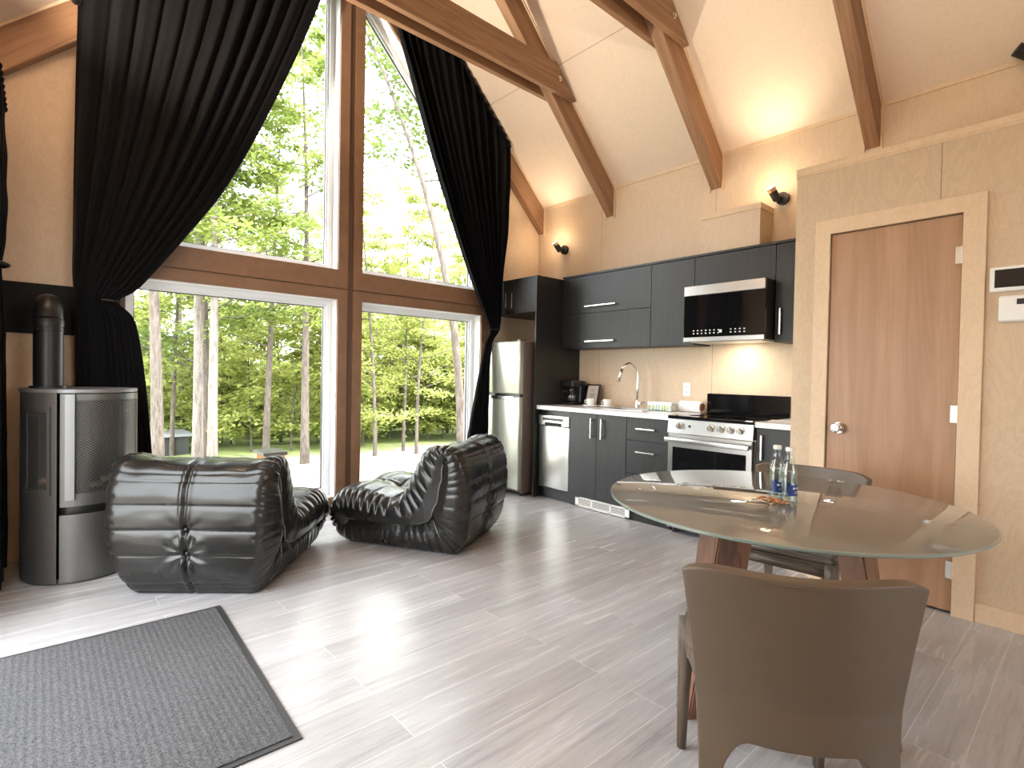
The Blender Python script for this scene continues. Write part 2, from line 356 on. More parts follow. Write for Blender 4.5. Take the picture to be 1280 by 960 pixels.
bm = B(); box(bm, XW, XW+.15, YB-.15, YG+.15, 0, EZ)
tag(obj('wall_right', bm, M['ply_wall'], pivot=False), 'birch plywood kitchen wall under the roof slope', 'wall', kind='structure')
bm = B(); box(bm, XL-.15, XL, 3.3, YG+.15, 0, roof(XL)); box(bm, XL-.15, XL, YB-.15, 1.3, 0, roof(XL)); box(bm, XL-.15, XL, 1.3, 3.3, 2.1, roof(XL))
tag(obj('wall_left', bm, M['ply'], pivot=False), 'plywood side wall with the sliding door opening', 'wall', kind='structure')
bm = B()
prism(bm, [(XL-.15, 0), (1.1, 0), (1.1, roof(1.1)), (XL-.15, roof(XL-.15))], 'y', YB-.15, YB)
prism(bm, [(2.9, 0), (XW+.15, 0), (XW+.15, roof(XW+.15)), (2.9, roof(2.9))], 'y', YB-.15, YB)
box(bm, 1.1, 2.9, YB-.15, YB, 0, .8)
prism(bm, [(1.1, 2.2), (2.9, 2.2), (2.9, roof(2.9)), (RX, RZ), (1.1, roof(1.1))], 'y', YB-.15, YB)
tag(obj('wall_back', bm, M['ply'], pivot=False), 'plywood gable wall behind the camera', 'wall', kind='structure')

# gable wall with four window openings
WX = (.43, 1.905, 2.125, 3.463); SILL, HEAD, TS = .12, 1.819, 2.07
def rake(x): return 4.60-1.04*(abs(x-RX)-.10)
G0, G1 = YG, YG+.2
bm = B()
prism(bm, [(XL-.15, 0), (WX[0], 0), (WX[0], roof(WX[0])), (XL-.15, roof(XL-.15))], 'y', G0, G1)
prism(bm, [(WX[3], 0), (XW+.15, 0), (XW+.15, roof(XW+.15)), (WX[3], roof(WX[3]))], 'y', G0, G1)
prism(bm, [(WX[1], 0), (WX[2], 0), (WX[2], roof(WX[2])), (RX, RZ), (WX[1], roof(WX[1]))], 'y', G0, G1)
for a, b in ((WX[0], WX[1]), (WX[2], WX[3])):
    box(bm, a, b, G0, G1, 0, SILL); box(bm, a, b, G0, G1, HEAD, TS)
    prism(bm, [(a, rake(a)), (b, rake(b)), (b, roof(b)), (a, roof(a))], 'y', G0, G1)
tag(obj('wall_gable', bm, M['ply'], pivot=False), 'plywood gable wall holding the four tall windows', 'wall', kind='structure')

def frame_poly(bm, outer, inner, y0, y1, mi=0):
    n = len(outer)
    for i in range(n):
        j = (i+1) % n; prism(bm, [outer[i], outer[j], inner[j], inner[i]], 'y', y0, y1, mi)
def inset(poly, d):
    n = len(poly); out = []
    area = sum(poly[i][0]*poly[(i+1) % n][1]-poly[(i+1) % n][0]*poly[i][1] for i in range(n)); s = 1 if area > 0 else -1
    for i in range(n):
        p0, p1, p2 = Vector(poly[i-1]), Vector(poly[i]), Vector(poly[(i+1) % n])
        e1 = (p1-p0).normalized(); e2 = (p2-p1).normalized(); n1 = Vector((-e1.y, e1.x))*s; n2 = Vector((-e2.y, e2.x))*s
        dd = d if not isinstance(d, (list, tuple)) else None
        d1, d2 = (d, d) if dd is not None else (d[i-1], d[i])
        det = e1.x*e2.y-e1.y*e2.x
        q1 = p1+n1*d1; q2 = p1+n2*d2; t = ((q2.x-q1.x)*e2.y-(q2.y-q1.y)*e2.x)/det
        out.append(tuple(q1+e1*t))
    return out
wins = [('window_1', 'upper left gable window with a sloping top', [(WX[0], TS), (WX[1], TS), (WX[1], rake(WX[1])), (WX[0], rake(WX[0]))], (.09, .077, .09, .09), (.155, .085, .10, .10)),
        ('window_2', 'upper right gable window with a sloping top', [(WX[2], TS), (WX[3], TS), (WX[3], rake(WX[3])), (WX[2], rake(WX[2]))], 0, (.155, .10, .10, .085)),
        ('window_3', 'large lower left window behind the left leather chair', [(WX[0], SILL), (WX[1], SILL), (WX[1], HEAD), (WX[0], HEAD)], 0, (.10, .085, .086, .10)),
        ('window_4', 'lower right window behind the right leather chair', [(WX[2], SILL), (WX[3], SILL), (WX[3], HEAD), (WX[2], HEAD)], 0, (.10, .10, .086, .085))]
for nm, lab, poly, _, cas in wins:
    t = thing(nm, lab, 'window', ((poly[0][0]+poly[1][0])/2, YG, poly[0][1]), kind='structure')
    out = inset(poly, [-c for c in cas])
    bm = B(); frame_poly(bm, out, poly, YG-.022, YG-.002)
    obj('casing', bm, M['casing_h'] , t)
    bm = B(); frame_poly(bm, poly, inset(poly, .006), YG-.003, YG+.15); obj('jamb', bm, M['white'], t)
    i1, i2, i3 = inset(poly, .003), inset(poly, .045), inset(poly, .06)
    bm = B(); frame_poly(bm, i1, i2, YG+.10, YG+.19); frame_poly(bm, i2, i3, YG+.125, YG+.175); obj('window_frame', bm, M['white'], t)
    bm = B(); frame_poly(bm, i3, inset(poly, .066), YG+.14, YG+.16); obj('gasket', bm, M['black'], t)
    bm = B(); bm.faces.new([bm.verts.new((p_[0], YG+.15, p_[1])) for p_ in i3]); obj('pane', bm, M['glass'], t)
# dark brown filler behind the grooves of the casings
bm = B(); box(bm, WX[1]+.07, WX[2]-.07, YG-.008, YG-.001, .02, 4.5); box(bm, WX[0]-.1, WX[3]+.1, YG-.009, YG-.001, HEAD+.05, TS-.1)
tag(obj('trim_1', bm, M['casing_v'], pivot=False), 'brown wood mullion boards between the four gable windows', 'trim', kind='structure')

# sliding door in the left wall, unseen window added behind the camera for fill daylight
t = thing('door_2', 'glazed sliding door in the left wall', 'door', (XL-.08, 2.3, 0), kind='structure')
bm = B()
for a, b in ((1.3, 2.32), (2.28, 3.3)):
    for s in ((a, a+.06, 0, 2.1), (b-.06, b, 0, 2.1), (a, b, 0, .07), (a, b, 2.04, 2.1)): box(bm, XL-.11, XL-.05, *s)
obj('door_frame', bm, M['white'], t)
bm = B(); bm.faces.new([bm.verts.new(p_) for p_ in ((XL-.08, 1.3, .05), (XL-.08, 3.3, .05), (XL-.08, 3.3, 2.06), (XL-.08, 1.3, 2.06))]); obj('pane', bm, M['glass'], t)
t = thing('window_5', 'added fill-daylight window in the unseen gable behind the camera', 'window', (2, YB, .8), kind='structure')
bm = B(); P5 = [(1.1, .8), (2.9, .8), (2.9, 2.2), (1.1, 2.2)]; frame_poly(bm, P5, inset(P5, .06), YB-.12, YB-.05); obj('window_frame', bm, M['white'], t)
bm = B(); bm.faces.new([bm.verts.new((p_[0], YB-.085, p_[1])) for p_ in inset(P5, .06)]); obj('pane', bm, M['glass'], t)

# closet block with the door
CX, CE, CT = 3.54, 1.335, 2.46
DY0, DY1, DT = .522, 1.135, 2.075
bm = B()
box(bm, CX, XW-.002, CE-.10, CE, 0, CT); box(bm, CX, CX+.10, DY1, CE-.10, 0, CT); box(bm, CX, CX+.10, YB, DY0, 0, CT); box(bm, CX, CX+.10, DY0, DY1, DT, CT)
box(bm, CX+.10, XW-.002, YB, CE-.10, CT-.1, CT)
tag(obj('wall_closet', bm, M['ply_closet'], pivot=False), 'plywood partition with the closet door, lower than the roof', 'wall', kind='structure')
bm = B(); box(bm, CX-.004, XW-.004, YB, CE+.004, CT, CT+.012); box(bm, CX-.008, CX+.05, YB, CE+.004, CT+.012, CT+.052, .003)
tag(obj('trim_2', bm, M['ply_trim'], pivot=False), 'pale birch cap board along the top of the closet partition', 'trim', kind='structure')
t = thing('door_1', 'reddish flush wooden closet door in a pale birch casing', 'door', (CX, .83, 0), kind='structure')
bm = B(); box(bm, CX+.004, CX+.042, DY0+.004, DY1-.004, .014, DT-.005, .002); obj('door_panel', bm, M['door'], t)
bm = B()
def ycas(bm, x0, x1, A, Bp):
    for i in range(len(A)-1): prism(bm, [A[i], A[i+1], Bp[i+1], Bp[i]], 'x', x0, x1)
ycas(bm, CX-.018, CX-.0005, [(DY1+.08, 0), (DY1+.08, DT+.085), (DY0-.09, DT+.085), (DY0-.09, 0)], [(DY1, 0), (DY1, DT), (DY0, DT), (DY0, 0)])
obj('door_casing', bm, M['ply_trim'], t)
bm = B(); cyl(bm, (CX+.004, 1.067, .925), (CX-.006, 1.067, .925), .032, n=32)
mtx = Matrix.Rotation(-PI/2, 4, 'Y')
lathe(bm, [(.012, 0), (.012, .03), (.020, .036), (.0275, .048), (.028, .058), (.022, .068), (.0, .071)], (CX-.004, 1.067, .925), 24, mtx=mtx)
obj('door_knob', bm, M['chrome'], t, 40)
for z in (1.86, 1.04, .23):
    bm = B(); cyl(bm, (CX-.006, DY0+.001, z-.045), (CX-.006, DY0+.001, z+.045), .006, n=12); box(bm, CX-.003, CX+.004, DY0-.004, DY0+.03, z-.044, z+.044); obj('hinge', bm, M['nickel'], t)
bm = B(); box(bm, CX-.013, CX-.0005, YB, DY0-.092, 0, .095, .002)
tag(obj('baseboard_right', bm, M['ply_trim'], pivot=False), 'pale birch baseboard right of the closet door', 'baseboard', kind='structure')
bm = B()
for y0, y1 in ((YB, -.05), (.05, 1.08), (1.20, 2.21), (2.33, 3.35), (3.47, 4.32)):
    prism(bm, [(XW-.0005, EZ-.014), (XW-.012, EZ-.014), (XW-.014, roof(XW-.014)-.001), (XW-.0005, roof(XW)-.001)], 'y', y0, y1)
tag(obj('trim_3', bm, M['ply_trim'], pivot=False), 'thin birch strip along the eave between the rafters', 'trim', kind='structure')

# rafters and collar ties
def rafter(y0, y1, lab, dr=.28):
    t = thing('roof_truss', lab, 'beam', (RX, (y0+y1)/2, RZ))
    for s, k in ((1, 'fir_r'), (-1, 'fir_l')):
        xw = XW if s > 0 else XL
        bm = B(); prism(bm, [(RX, RZ-.001), (xw, roof(xw)-.001), (xw, roof(xw)-dr), (RX, RZ-dr)], 'y', y0, y1)
        bmesh.ops.bevel(bm, geom=[e for e in bm.edges], offset=.004, segments=1, affect='EDGES')
        obj('rafter', bm, M[k], t)
        bm = B()
        for a, b in ((y0-.014, y0-.001), (y1+.001, y1+.014)):
            if b > YG: continue
            prism(bm, [(RX, RZ-.0005), (xw, roof(xw)-.0005), (xw, roof(xw)-.020), (RX, RZ-.020)], 'y', a, b)
            box(bm, min(xw, xw-s*.014), max(xw, xw-s*.014), a, b, EZ-.30, EZ-.01)
        obj('edge_strip', bm, M['ply_trim'], t)
    return t
def ties(t, y0, y1, zb, zt):
    for a, b in ((y0-.05, y0-.001), (y1+.001, y1+.05)):
        xr = RX+(RZ-.02-zb)/SL; xr2 = RX+(RZ-.02-zt)/SL
        bm = B(); prism(bm, [(2*RX-xr, zb), (xr, zb), (xr2, zt), (2*RX-xr2, zt)], 'y', a, b)
        bmesh.ops.bevel(bm, geom=[e for e in bm.edges], offset=.004, segments=1, affect='EDGES')
        o = obj('collar_tie', bm, M['fir'], t)
        for x in (xr-.22, 2*RX-xr+.22):
            bm = B(); yy = a if a < y0 else b; s = -1 if a < y0 else 1
            cyl(bm, (x, yy, zb+.12), (x, yy+s*.006, zb+.12), .022, n=20); cyl(bm, (x, yy+s*.005, zb+.12), (x, yy+s*.018, zb+.12), .012, n=6); obj('bolt', bm, M['nickel'], o)
for y0, y1, lab in ((3.35, 3.44, 'brown fir roof truss nearest the gable windows, doubled cross beam fully seen'),
                    (2.22, 2.32, 'brown fir roof truss ending on the wall above the boxed duct'),
                    (1.09, 1.18, 'brown fir roof truss ending above the closet partition corner'),
                    (-.05, .05, 'brown fir roof truss over the camera'), (-1.2, -1.1, 'brown fir roof truss over the rear of the room')):
    t = rafter(y0, y1, lab); ties(t, y0, y1, 3.70, 3.95)
rafter(4.335, YG-.003, 'fir rafter pair lying flat against the gable wall behind the curtains')

# ------------------------------------------------------------------ curtains
def lerp(a, b, t): return a+(b-a)*t
def cr(P, t):
    n = len(P)-1; x = t*n; i = min(int(x), n-1); f = x-i
    p0, p1, p2, p3 = P[max(i-1, 0)], P[i], P[i+1], P[min(i+2, n)]
    return tuple(.5*((2*b)+(-a+c)*f+(2*a-5*b+4*c-d)*f*f+(-a+3*b-3*c+d)*f**3) for a, b, c, d in zip(p0, p1, p2, p3))
def curtain(name, lab, levels, yc, folds, tie_level, swap=False, amp0=.034, seed=0, NU=220, NV=150):
    """levels: (outer_x, outer_z, inner_x, inner_z, amp, y)"""
    def fn(u, v):
        ox, oz, ix, iz, am, yy = cr(levels, v)
        uu = u+.012*math.sin(7*u+seed)+.006*math.sin(19*u+v*3)
        x = lerp(ox, ix, uu); z = lerp(oz, iz, uu)
        ph = 2*PI*folds*uu+.7*math.sin(3*u+4*v+seed)
        am2 = am*(.55+.45*math.sin(5.3*uu+seed)**2); y = am2*(math.sin(ph)+.35*math.sin(2.13*ph+1+seed)+.25*math.sin(.37*ph+2.2*v+seed))
        x += .25*am*math.cos(ph)
        hem = .006*noise.noise(Vector((x*9, z*6, seed)))
        if v > .985: z += 0
        if v < .02: z += .008*math.sin(ph*1.5)
        p = (x, yy+y+hem, z)
        return (yy+y+hem, x, z) if swap else p
    me = grid_mesh(name, NU, NV, fn)
    t = thing(name, lab[0], 'curtain', lab[1], group=None)
    o = obj('cloth', me, M['curtain'], t, 180)
    s = o.modifiers.new('thickness', 'SOLIDIFY'); s.thickness = .003
    return t
LV = [(.152, 3.43, 1.93, 5.14, .030, 4.275), (.146, 3.05, 1.66, 4.20, .034, 4.27), (.143, 2.65, 1.34, 3.32, .034, 4.27), (.142, 2.3, 1.01, 2.56, .032, 4.27), (.143, 2.0, .72, 2.08, .028, 4.27),
      (.146, 1.80, .49, 1.74, .022, 4.27), (.155, 1.62, .38, 1.625, .012, 4.275), (.155, 1.5, .47, 1.50, .018, 4.31), (.16, 1.1, .535, 1.10, .020, 4.352), (.17, .6, .575, .60, .020, 4.355), (.175, .012, .61, .012, .020, 4.355)]
def ring(parent, pts, r=.008, m='seam'):
    bm = B(); tube(bm, pts, r, 8); obj('tieback', bm, M[m], parent, 60)
def scallops(parent, pts, m='curtain'):
    """gathered heading tape with pinch loops along the rod"""
    bm = B(); n = len(pts)
    tube(bm, pts, .012, 8); obj('curtain_rod', bm, M['black_paint'], parent, 60)
    a, b = Vector(pts[0]), Vector(pts[-1]); L = (b-a).length; d = (b-a).normalized(); up_ = Vector((0, 0, 1)); up_ = (up_-d*up_.dot(d)).normalized(); side = d.cross(up_)
    N = int(L/.006); H = 10
    def fn(u, v):
        w = 2*PI*v; f = .5+.5*math.sin(u*L/.042*PI+.6*math.sin(u*L*9)); r1 = .012+.014*f
        return tuple(a+d*(u*L)+up_*(math.cos(w)*r1)+side*(math.sin(w)*(r1+.006)))
    obj('heading', grid_mesh('heading', N, H, fn), M[m], parent, 180)
t = curtain('curtain', ('black floor-length curtain on the left half of the gable, swept aside above the stove', (.35, 4.27, 0)), LV, 4.27, 11, .5, seed=1)
ring(t, [(.295+.095*k/14, 4.258-.008*math.sin(PI*k/14), 1.630-.006*k/14) for k in range(15)], .007)
scallops(t, [(.15, 4.272, roof(.15)-.06), (1.93, 4.272, roof(1.93)-.06)])
RV = [(3.71, 3.615, 2.09, 5.155, .026, 4.275), (3.715, 3.3, 2.31, 4.36, .030, 4.27), (3.705, 3.0, 2.503, 3.86, .032, 4.27), (3.69, 2.65, 2.79, 3.12, .030, 4.27), (3.645, 2.3, 3.11, 2.39, .024, 4.27),
      (3.612, 1.95, 3.33, 1.93, .020, 4.26), (3.585, 1.68, 3.455, 1.66, .012, 4.25), (3.50, 1.5, 3.41, 1.50, .016, 4.27), (3.475, 1.1, 3.32, 1.10, .022, 4.27), (3.47, .5, 3.20, .5, .026, 4.27), (3.47, .012, 3.14, .012, .028, 4.27)]
t = curtain('curtain', ('black floor-length curtain on the right half of the gable, tied beside the refrigerator', (3.4, 4.27, 0)), RV, 4.27, 12, .5, seed=3)
ring(t, [(3.458+.122*k/14, 4.236-.008*math.sin(PI*k/14), 1.665) for k in range(15)], .007)
scallops(t, [(2.09, 4.272, roof(2.09)-.06), (3.71, 4.272, roof(3.71)-.06)])
FV = [(4.28, 2.66, 3.72, 2.66, .022, -.17), (4.29, 2.3, 3.70, 2.3, .026, -.165), (4.28, 2.0, 3.75, 2.0, .024, -.165), (4.24, 1.76, 3.98, 1.76, .010, -.17), (4.25, 1.4, 3.92, 1.4, .02, -.17), (4.27, .7, 3.84, .7, .024, -.17), (4.28, .02, 3.8, .02, .026, -.17)]
t = curtain('curtain', ('black curtain on the left wall, at the left edge of the view', (-.17, 4.0, 0)), FV, 0, 6, .5, swap=True, seed=5, NU=110, NV=90)
ring(t, [(-.19+.06*math.sin(PI*k/10), 3.97+.28*k/10, 1.76) for k in range(11)], .010)
scallops(t, [(-.17, 4.3, 2.68), (-.17, 3.68, 2.68)])

# ------------------------------------------------------------------ black leather lounge chairs
def togo(name, lab, loc, rotz, seed):
    prof = [(.10, 0), (.50, 0), (.86, 0), (.965, .07), (1.01, .19), (.985, .30), (.90, .365), (.78, .375), (.64, .35), (.53, .335), (.455, .36), (.40, .43), (.355, .52), (.315, .60), (.27, .665),
            (.20, .705), (.10, .712), (.02, .69), (-.03, .64), (-.055, .55), (-.065, .45), (-.065, .34), (-.05, .22), (-.015, .10), (.04, .02)]
    P3 = prof+[prof[0]]
    # resample evenly by arc length
    dense = []
    n = len(prof)
    for i in range(n):
        p0, p1, p2, p3 = prof[i-1], prof[i], prof[(i+1) % n], prof[(i+2) % n]
        for k in range(24):
            f = k/24; dense.append(tuple(.5*((2*b)+(-a+c)*f+(2*a-5*b+4*c-d)*f*f+(-a+3*b-3*c+d)*f**3) for a, b, c, d in zip(p0, p1, p2, p3)))
    L = [0]
    for i in range(len(dense)):
        a, b = dense[i], dense[(i+1) % len(dense)]; L.append(L[-1]+math.dist(a, b))
    NS = 420; pts = []; j = 0
    for i in range(NS):
        s = L[-1]*i/NS
        while L[j+1] < s: j += 1
        f = (s-L[j])/(L[j+1]-L[j]); a, b = dense[j], dense[(j+1) % len(dense)]; pts.append((lerp(a[0], b[0], f), max(0, lerp(a[1], b[1], f))))
    # skeleton point for the side caps
    SK = [Vector(q) for q in ((.105, .61), (.12, .50), (.15, .36), (.20, .245), (.32, .20), (.50, .19), (.84, .195), (.89, .20))]
    partner = [(.20, .245), (.50, .19), (.84, .195), (.87, .195), (.89, .20), (.87, .20), (.84, .20), (.76, .195), (.63, .19), (.50, .19), (.36, .20), (.235, .235), (.18, .34), (.15, .44), (.13, .53),
               (.115, .59), (.105, .61), (.108, .60), (.115, .56), (.12, .50), (.14, .42), (.155, .34), (.18, .28), (.19, .26), (.197, .25)]
    def near(p):
        best = None
        for a, b in zip(SK, SK[1:]):
            t_ = max(0, min(1, (p-a).dot(b-a)/(b-a).length_squared)); q = a+(b-a)*t_; d = (p-q).length
            if best is None or d < best[0]: best = (d, q)
        return best[1]
    pd = []
    for i in range(n):
        a, b = partner[i], partner[(i+1) % n]
        for k in range(24): pd.append((lerp(a[0], b[0], k/24), lerp(a[1], b[1], k/24)))
    sk = []; j = 0
    for i in range(NS):
        s = L[-1]*i/NS
        while L[j+1] < s: j += 1
        sk.append(near(Vector(pd[j])))
    for _ in range(6): sk = [near((sk[i-1]+sk[i]*2+sk[(i+1) % NS])/4) for i in range(NS)]
    nrm = []
    for i in range(NS):
        a, b = pts[i-1], pts[(i+1) % NS]; d = Vector((b[0]-a[0], b[1]-a[1])).normalized(); nrm.append(Vector((d.y, -d.x)))
    # seam positions measured as arc index of chosen profile heights
    def idx(y, z): return min(range(NS), key=lambda i: (pts[i][0]-y)**2+(pts[i][1]-z)**2)
    seams = [idx(*q) for q in ((-.02, .665), (-.045, .625), (-.065, .50), (-.065, .37), (-.055, .24), (0, .07), (.30, .63), (.36, .51), (.41, .41), (.53, .335), (.66, .355), (.80, .376), (.93, .35), (1.0, .24), (.98, .09), (.16, .71))]
    seams = sorted(seams)
    btn = [(idx(-.065, .37), 0), (idx(-.055, .24), 0), (idx(.41, .41), 0), (idx(.66, .355), 0)]
    ds = L[-1]/NS; HW = .435; NT = 130; NC = 34; RC = .095
    def quilt(i):
        # returns signed distance to nearest seam / half-gap 0 at seam .. 1 mid
        lo = max([s for s in seams if s <= i], default=seams[-1]-NS); hi = min([s for s in seams if s > i], default=seams[0]+NS)
        f = (i-lo)/(hi-lo); return math.sin(PI*f), (hi-lo)*ds
    q = [quilt(i) for i in range(NS)]
    cols = []
    for c in range(NC): # left cap
        ph = PI/2*(1-c/NC); cols.append((-1, ph))
    for c in range(NT+1): cols.append((0, -1+2*c/NT))
    for c in range(1, NC+1): cols.append((1, PI/2*c/NC))
    vs = []
    for kind, t_ in cols:
        for i in range(NS):
            p = Vector(pts[i]); z = p.y
            w = HW-.055*max(0, 1-z/.32)**1.6
            wi = w-RC
            if kind == 0: x = t_*wi; pos = p.copy(); e = 0; side = 0
            else:
                e = t_; x = kind*(wi+RC*math.sin(e)**.85); k = math.cos(e)**.62 if e < PI/2-1e-6 else 0; k = max(k, 0); pos = sk[i]+(p-sk[i])*k; side = math.sin(e)
            g, gap = q[i]
            tx = x/HW
            onfloor = z < .004 and kind == 0
            amp = (.0105*min(1, gap/.12))*(max(g, 0)**.38)-.006
            cen = -.012*math.exp(-(x/.010)**2)+(.006*math.exp(-((abs(x)-.02)/.012)**2))
            b_ = 0
            for bi, bx in btn:
                di = min(abs(i-bi), NS-abs(i-bi))*ds; r = math.hypot(di, x-bx)
                b_ -= .022*math.exp(-(r/.022)**2)+.010*math.exp(-(r/.08)**2)
                if r > .012: b_ += (.0045 if pts[bi][1] < .3 else .0012)*math.cos(9*math.atan2(di if (i-bi) > 0 else -di, x-bx)+seed)*math.exp(-((r-.07)/.06)**2)
            v3 = Vector((x*3, i*ds*3, seed*7.3)); wr = .010*noise.noise(v3*1.3)+.002*noise.noise(v3*3)
            # long creases running along the quilts
            cre = .0018*noise.noise(Vector((x*5, i*ds*26, seed)))
            pl = 0
            if kind != 0:
                s_ = math.sin(e)
                q_ = i*ds*PI/.062+2.8*noise.noise(Vector((i*ds*6, seed, kind)))+kind
                pl = (-.016*(1-abs(math.sin(q_)))**2.2+.004*abs(math.sin(q_)))*math.sin(min(1, e/(PI/2)*1.1)*PI)**.6
                pl += .005*noise.noise(Vector((i*ds*7, e*1.5, seed+kind)))
            outer_back = p.x < 0 and z > .05
            if outer_back: pl *= .35
            fade = 1-.85*(side if kind else 0)
            d = (amp+cen+b_)*fade+wr+cre+pl
            if onfloor or (kind == 0 and z < .03) or (kind and pos.y < .03): d = min(d, 0)*.3
            n2 = nrm[i]
            yy = pos.x+n2.x*d*(math.cos(e) if kind else 1); zz = pos.y+n2.y*d*(math.cos(e) if kind else 1)
            if kind: x += kind*d*math.sin(e)*.9
            # side seam groove along the skeleton
            if kind and e > PI/2*.86: x -= kind*.018*((e/(PI/2)-.86)/.14)**2
            # pinched top corners
            top = max(0, (z-.60)/.11); ear = max(0, (abs(x)-.27)/.16)
            if top > 0:
                zz += .040*min(1, ear)**1.5*top
                zz += .004*math.sin(abs(x)*38+seed)*top*(.3+min(1, ear))
            # the seat puffs up in the two halves
            if .5 < p.x < .95 and z > .3: zz += .028*math.sin(PI*min(1, abs(x)/HW))*(1 if kind == 0 else math.cos(e))
            vs.append((x, yy, max(zz, .001)))
    fs = []
    for c in range(len(cols)-1):
        for i in range(NS): a = c*NS+i; b = c*NS+(i+1) % NS; fs.append((a, b, b+NS, a+NS))
    t = thing(name, lab, 'lounge chair', loc, rotz, local=True)
    me = pydata('upholstery', vs, fs); o = obj('upholstery', me, M['leather'], t, 180)
    for bi, bx in btn:
        p = Vector(pts[bi])-nrm[bi]*.030*-1*-1
        bm = B(); bmesh.ops.create_uvsphere(bm, u_segments=16, v_segments=10, radius=.012); bmesh.ops.translate(bm, vec=(bx, p.x, p.y), verts=bm.verts); obj('button', bm, M['seam'], t, 180)
    # piping along the side seam
    for s in (-1, 1):
        bm = B(); pp = []
        for k in range(26):
            f = k/25; x = f*(len(SK)-1); i0 = min(int(x), len(SK)-2); qv = SK[i0].lerp(SK[i0+1], x-i0)
            pp.append((s*(HW-.016-.05*max(0, 1-qv.y/.32)**1.6+.002*math.sin(k)), qv.x+.004*math.sin(k*1.7), qv.y+.004*math.cos(k*1.3)))
        tube(bm, pp, .004, 8); obj('piping', bm, M['piping'], t, 180)
    return t
e1 = Vector((.767, -.642)); n1 = Vector((.642, .767))
togo('lounge_chair', 'black quilted leather lounge chair on the left, seen from behind beside the stove', (.632-.06*n1.x, 3.225-.06*n1.y, 0), math.atan2(n1.y, n1.x)-PI/2, 1)
n2_ = Vector((-.496, .868))
togo('lounge_chair', 'black quilted leather lounge chair on the right, seen from its side near the kitchen', (2.50-.06*n2_.x-.17, 3.045-.06*n2_.y-.035, 0), math.atan2(n2_.y, n2_.x)-PI/2, 2)

# ------------------------------------------------------------------ stove
SX, SY, SR = .187, 4.045, .268
t = thing('stove', 'grey metal cylindrical heating stove with mesh windows in the left corner', 'stove', (SX, SY, 0))
def arc(r, a0, a1, n=40): return [(SX+r*math.cos(math.radians(lerp(a0, a1, k/n))), SY+r*math.sin(math.radians(lerp(a0, a1, k/n)))) for k in range(n+1)]
def shell(bm, r0, r1, a0, a1, z0, z1, mi=0, n=40): prism(bm, arc(r1, a0, a1, n)+arc(r0, a1, a0, n), 'z', z0, z1, mi)
SEAM = 246
bm = B(); shell(bm, .15, .19, 0, 359.9, .01, 1.05, n=90); obj('inner_drum', bm, M['stove_dark'], t, 30)
bm = B(); prism(bm, arc(SR-.012, 0, 356, 89), 'z', 0, .03); obj('base_ring', bm, M['stove_dark'], t, 30)
# side panel with mesh window opening  (angles 160..244)
bm = B(); A0, A1 = 110, SEAM-1.5; wa0, wa1, wz0, wz1 = 208, 236, .53, .95
shell(bm, SR-.006, SR, A0, wa0, .012, 1.055); shell(bm, SR-.006, SR, wa1, A1, .012, 1.055, n=8); shell(bm, SR-.006, SR, wa0, wa1, .012, wz0, n=16); shell(bm, SR-.006, SR, wa0, wa1, wz1, 1.055, n=16)
obj('side_panel', bm, M['stove'], t, 30)
def meshmat():
    m_ = mat('perforated_steel_mesh', (.15, .145, .14), .4, .6); nt = m_.node_tree; p = nt.nodes['Principled BSDF']; out = nt.nodes['Material Output']
    tc = nd(m_, 'ShaderNodeTexCoord'); sp = nd(m_, 'ShaderNodeSeparateXYZ'); lk(m_, tc.outputs['Object'], sp.inputs[0])
    at = nd(m_, 'ShaderNodeMath', operation='ARCTAN2'); lk(m_, sp.outputs[1], at.inputs[0]); lk(m_, sp.outputs[0], at.inputs[1])
    ux = nd(m_, 'ShaderNodeMath', operation='MULTIPLY'); ux.inputs[1].default_value = SR/.021; lk(m_, at.outputs[0], ux.inputs[0])
    uz = nd(m_, 'ShaderNodeMath', operation='MULTIPLY'); uz.inputs[1].default_value = 1/.0145; lk(m_, sp.outputs[2], uz.inputs[0])
    def op(o_, a, b):
        n = nd(m_, 'ShaderNodeMath', operation=o_)
        for i_, v_ in enumerate((a, b)):
            if isinstance(v_, (int, float)): n.inputs[i_].default_value = v_
            elif v_ is not None: lk(m_, v_, n.inputs[i_])
        return n.outputs[0]
    s1 = op('PINGPONG', op('ADD', ux.outputs[0], uz.outputs[0]), .5); s2 = op('PINGPONG', op('SUBTRACT', ux.outputs[0], uz.outputs[0]), .5)
    hole = op('MULTIPLY', op('GREATER_THAN', s1, .115), op('GREATER_THAN', s2, .115))
    tr = nd(m_, 'ShaderNodeBsdfTransparent'); x = nd(m_, 'ShaderNodeMixShader'); lk(m_, hole, x.inputs[0]); lk(m_, p.outputs[0], x.inputs[1]); lk(m_, tr.outputs[0], x.inputs[2]); lk(m_, x.outputs[0], out.inputs[0])
    return m_
M['mesh'] = meshmat()
bm = B(); shell(bm, SR-.0045, SR-.003, wa0, wa1, wz0, wz1, n=20); obj('side_mesh', bm, M['mesh'], t)
bm = B(); shell(bm, SR-.001, SR+.012, wa0-2, wa1+3, wz0-.035, wz0-.002, n=16); shell(bm, SR-.001, SR+.012, wa1, wa1+3, wz0-.035, wz1+.03, n=4); obj('window_ledge', bm, M['stove'], t, 30)
